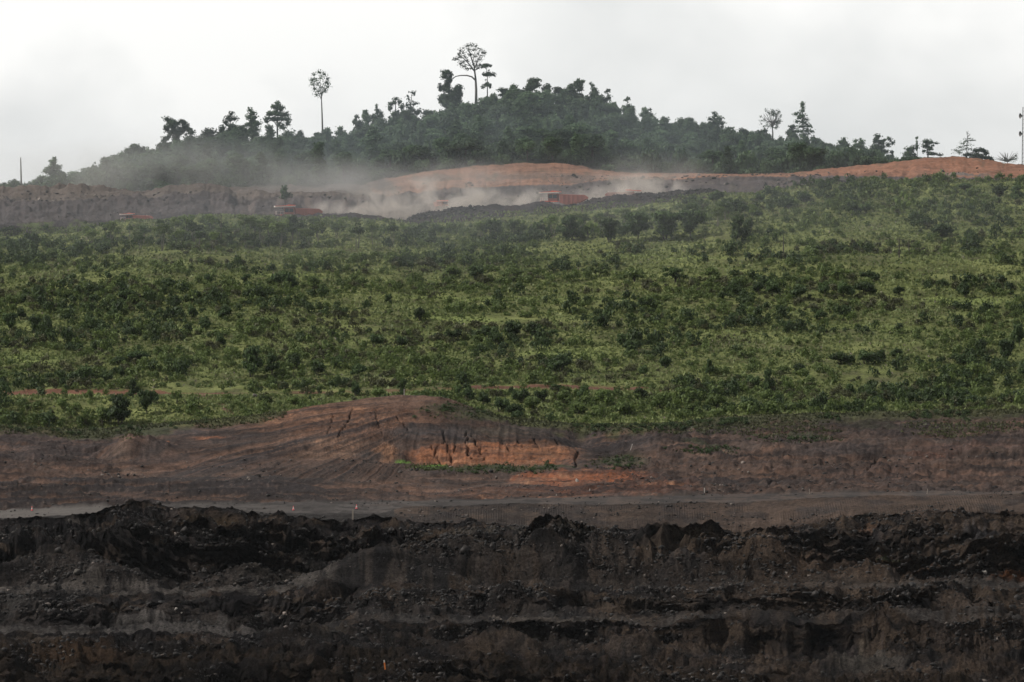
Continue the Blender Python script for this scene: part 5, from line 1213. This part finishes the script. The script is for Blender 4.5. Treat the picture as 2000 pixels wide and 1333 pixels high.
# cones
M['pink'] = plain_mat('faded_red_plastic', (0.75, 0.16, 0.17), 0.6, 0.1)
M['orange'] = plain_mat('orange_marker_paint', (0.85, 0.26, 0.06), 0.6, 0.1)
M['pale'] = plain_mat('weathered_pale_wood', (0.42, 0.36, 0.30), 0.9, 0.2)
def cone(px, ys, label, h=0.95):
    g = spot(px, ys, 'c8b', 'c10'); r = empty('traffic_cone', g); tag(r, label, 'traffic cone', 'cones along the bench road')
    part('base', bx(-.3, .3, -.3, .3, 0.0, .07, .02), 'rubber', r)
    v, f = tube([(0, 0, .071), (0, 0, h * .4)], [.24, .155], 14); b = link(bpy.data.objects.new('body', mesh_np('body', v, f, 4, [M['pink']], smooth=True)), r)
    v, f = tube([(0, 0, h * .66), (0, 0, h)], [.105, .04], 14); link(bpy.data.objects.new('tip', mesh_np('tip', v, f, 4, [M['pink']], smooth=True)), r)
    v, f = tube([(0, 0, h * .4), (0, 0, h * .66)], [.155, .105], 14); link(bpy.data.objects.new('reflective_band', mesh_np('reflective_band', v, f, 4, [M['white']], smooth=True)), r)
cone(62, 1000, 'faded red cone on the pale bench road at far left')
cone(573, 998, 'faded red cone on the bench road right of the black coal heaps')
cone(697, 996, 'faded red cone on the bench road nearest the pale wooden stake')
def stake(px, ybase, hpx, name, label, cat, mat, lean=0.0, wd=.09, a='c0', b='c16', top=None):
    g = spot(px, ybase, a, b); s = g.y / F; h = hpx * s
    r = empty(name, g); r.rotation_euler = (0, lean, 0); tag(r, label, cat)
    part('post', bx(-wd, wd, -wd * .6, wd * .6, -.2, h * (.72 if top else 1), .01), mat, r)
    if top: part('painted_tip', bx(-wd, wd, -wd * .6, wd * .6, h * .7201, h, .01), top, r)
stake(752, 1309, 17, 'marker_post', 'leaning orange marker post in the dark earth at the bottom of the pit', 'marker post', 'orange', -.12, .13, top='white')
stake(688, 1017, 18, 'wooden_stake', 'pale wooden stake at the edge of the bench road, beside a dark heap', 'stake', 'pale', .03, .16)
stake(790, 774, 12, 'wooden_stake', 'short white stake on the crest of the brown clay mound', 'stake', 'white', 0, .08, 'c13', 'c16')
stake(1377, 966, 9, 'survey_stake', 'short white survey stake at the foot of the brown bank', 'stake', 'white', 0, .1, 'c9', 'c13')
stake(1582, 966, 10, 'survey_stake', 'thin pale survey stake on the bench edge right of centre', 'stake', 'pale', 0, .07, 'c8b', 'c13')
stake(1812, 966, 10, 'survey_stake', 'thin pale survey stake on the bench edge at far right', 'stake', 'pale', .1, .07, 'c8b', 'c13')
stake(1232, 881, 12, 'wooden_stake', 'leaning pale stake in the dark gully right of the orange clay face', 'stake', 'white', .3, .07, 'c12', 'c15')
# fallen pale slab in the lower orange cut, boulder on the coal face
def boulder(px, ys, r, label, mat, a='c0', b='c16', sq=(1, .8, .6), seed=1):
    rr_ = np.random.default_rng(seed); iv, iff = ico(); g = spot(px, ys, a, b)
    v = iv * (1 + .16 * rr_.normal(size=(len(iv), 1))) * np.array(sq) * r
    o = link(bpy.data.objects.new('boulder', mesh_np('boulder', v, iff, 3, [M[mat]]))); o.location = g + Vector((0, 0, r * .2)); o.rotation_euler = (.2, .4, seed); tag(o, label, 'boulder')
M['stone'] = plain_mat('grey_stone', (0.085, 0.078, 0.07), 0.9, 0.4, 1.2); M['pstone'] = plain_mat('pale_stone', (0.36, 0.33, 0.30), 0.9, 0.2, 1.2)
boulder(148, 1126, .95, 'grey block of rock stuck on the black coal face at left', 'stone', sq=(1.1, .7, .6), seed=2)
boulder(1128, 942, .55, 'white slab fallen in the lower orange clay cut', 'pstone', 'c9', 'c13', (.6, .5, 1.1), 3)
boulder(345, 1192, .38, 'small pale stone on the black rubble below the middle ledge', 'pstone', seed=4)
boulder(352, 1202, .3, 'flat pale stone lying just under the small pale stone', 'pstone', seed=5, sq=(1.2, .6, .4))
boulder(1923, 1121, .55, 'pale striped rock on the brown slope at the right edge', 'pstone', seed=6)
boulder(498, 776, .7, 'pale brown lump of clay beside the red track junction', 'bark_pale', 'c16', 'c18', (1.3, .8, .7), 7)

# ------------------------------------------------------------------ dust and haze
def dust_mat(name, col, dens, scale, thr, soft, grow=0.0, aniso=0.3):
    m = bpy.data.materials.new(name); m.use_nodes = True; nt = m.node_tree; nt.nodes.clear(); L = nt.links
    out = nt.nodes.new('ShaderNodeOutputMaterial'); pv = nt.nodes.new('ShaderNodeVolumePrincipled')
    pv.inputs['Color'].default_value = (*col, 1); pv.inputs['Anisotropy'].default_value = aniso
    tc = nt.nodes.new('ShaderNodeTexCoord'); geo = nt.nodes.new('ShaderNodeNewGeometry')
    ln = N(nt, 'ShaderNodeVectorMath', operation='LENGTH'); L.new(tc.outputs['Object'], ln.inputs[0])
    fall = N(nt, 'ShaderNodeMapRange'); fall.interpolation_type = 'SMOOTHSTEP'; fall.inputs['From Min'].default_value = 0.98; fall.inputs['From Max'].default_value = 0.15
    L.new(ln.outputs['Value'], fall.inputs['Value'])
    n = N(nt, 'ShaderNodeTexNoise', Scale=scale, Detail=4.0, Roughness=0.55, Distortion=0.4); L.new(geo.outputs['Position'], n.inputs['Vector'])
    mr = N(nt, 'ShaderNodeMapRange'); mr.inputs['From Min'].default_value = thr; mr.inputs['From Max'].default_value = thr + soft; L.new(n.outputs['Fac'], mr.inputs['Value'])
    mu = N(nt, 'ShaderNodeMath', operation='MULTIPLY'); L.new(fall.outputs[0], mu.inputs[0]); L.new(mr.outputs[0], mu.inputs[1])
    m2 = N(nt, 'ShaderNodeMath', operation='MULTIPLY'); L.new(mu.outputs[0], m2.inputs[0]); m2.inputs[1].default_value = dens
    L.new(m2.outputs[0], pv.inputs['Density']); L.new(pv.outputs[0], out.inputs['Volume'])
    return m
M['dust'] = dust_mat('haul_road_dust', (0.98, 0.90, 0.82), 0.20, 0.13, 0.47, 0.14)
M['dust2'] = dust_mat('drifting_dust', (0.96, 0.94, 0.93), 0.026, 0.05, 0.36, 0.3)
M['dust5'] = dust_mat('ridge_dust', (0.98, 0.96, 0.93), 0.030, 0.04, 0.33, 0.32)
M['dust4'] = dust_mat('slope_air', (0.88, 0.93, 1.0), 0.0014, 0.02, 0.1, 0.5)
M['dust3'] = dust_mat('hill_haze', (0.80, 0.91, 1.0), 0.0034, 0.02, 0.1, 0.5)
def plume(px, py, Y, rx, ry, rz, mat, label, name='dust_cloud'):
    iv, iff = ico(); me = mesh_np(name, iv, iff, 3, [M[mat]], smooth=True)
    o = link(bpy.data.objects.new(name, me)); o.location = P(px, py, Y); o.scale = (rx, ry, rz)
    tag(o, label, 'dust', kind='stuff'); return o
s_ = 1731 / F
plume(790, 415, 1738, 9, 7, 6, 'dust', 'thick pale dust boiling through the gap in the berm')
plume(735, 402, 1742, 17, 9, 8, 'dust', 'dust rising behind the second truck')
plume(870, 400, 1745, 19, 8, 7, 'dust', 'pale dust around the end-on truck')
plume(970, 392, 1747, 16, 8, 5.5, 'dust', 'thin dust in front of the orange clay slope')
plume(1165, 381, 1742, 10, 7, 4.5, 'dust', 'bright dust kicked up behind the centre right truck')
plume(1260, 368, 1750, 20, 9, 7, 'dust', 'dust trail drifting above the berm at right of centre')
plume(650, 408, 1745, 10, 7, 4, 'dust', 'low dust behind the second truck bed')
plume(1250, 345, 1800, 30, 20, 10, 'dust2', 'faint dust drifting up toward the wood at right of centre')
plume(640, 362, 1815, 40, 22, 12, 'dust2', 'broad grey dust veil above the second truck')
plume(350, 338, 1846, 62, 14, 17, 'dust5', 'tall grey dust veil over the left ridge')
plume(150, 342, 1846, 50, 14, 14, 'dust5', 'pale dust veil at the far left of the ridge')
plume(900, 360, 1790, 50, 24, 10, 'dust2', 'thin dust over the orange clay slope')
plume(1000, 440, 1640, 330, 170, 30, 'dust4', 'thin haze hanging over the upper green slope', 'slope_haze')
plume(835, 392, 1750, 13, 8, 10, 'dust', 'billow of tan dust left of the end-on truck')
plume(920, 398, 1748, 12, 8, 8, 'dust', 'billow of tan dust right of the end-on truck')
plume(1050, 390, 1750, 12, 8, 5, 'dust', 'small dust puff ahead of the truck with the tapering bed')
plume(862, 404, 1724, 8, 5, 5, 'dust', 'dust swirling in front of the end-on truck')
plume(1215, 378, 1724, 8, 5, 4, 'dust', 'dust in front of the right-heading truck')
plume(1000, 290, 1870, 260, 60, 60, 'dust3', 'bluish haze in front of the wooded hill', 'hill_haze')
# even air over everything
me = bpy.data.meshes.new('haze')
import bmesh
bm = bmesh.new(); bmesh.ops.create_cube(bm, size=1)
zmin, zmax = float(min(GZ.min(), nv[:, 2].min())) - 1, float(GZ.max()) + 60
for v_ in bm.verts:
    v_.co = ((v_.co.x * 2) * 31000, (v_.co.y + .5) * 13500 - 500, zmin if v_.co.z < 0 else zmax)
bm.to_mesh(me); bm.free()
m = bpy.data.materials.new('air'); m.use_nodes = True; m.node_tree.nodes.clear()
o_ = m.node_tree.nodes.new('ShaderNodeOutputMaterial'); pv = m.node_tree.nodes.new('ShaderNodeVolumePrincipled')
pv.inputs['Color'].default_value = (0.92, 0.96, 1.0, 1); pv.inputs['Density'].default_value = 1.0e-5; pv.inputs['Anisotropy'].default_value = 0.2
m.node_tree.links.new(pv.outputs[0], o_.inputs['Volume']); me.materials.append(m)
tag(link(bpy.data.objects.new('haze', me)), kind='stuff')
print('solo shrubs', n_solo[0], 'objects', len(sc.objects), 'terrain', nr, nc)
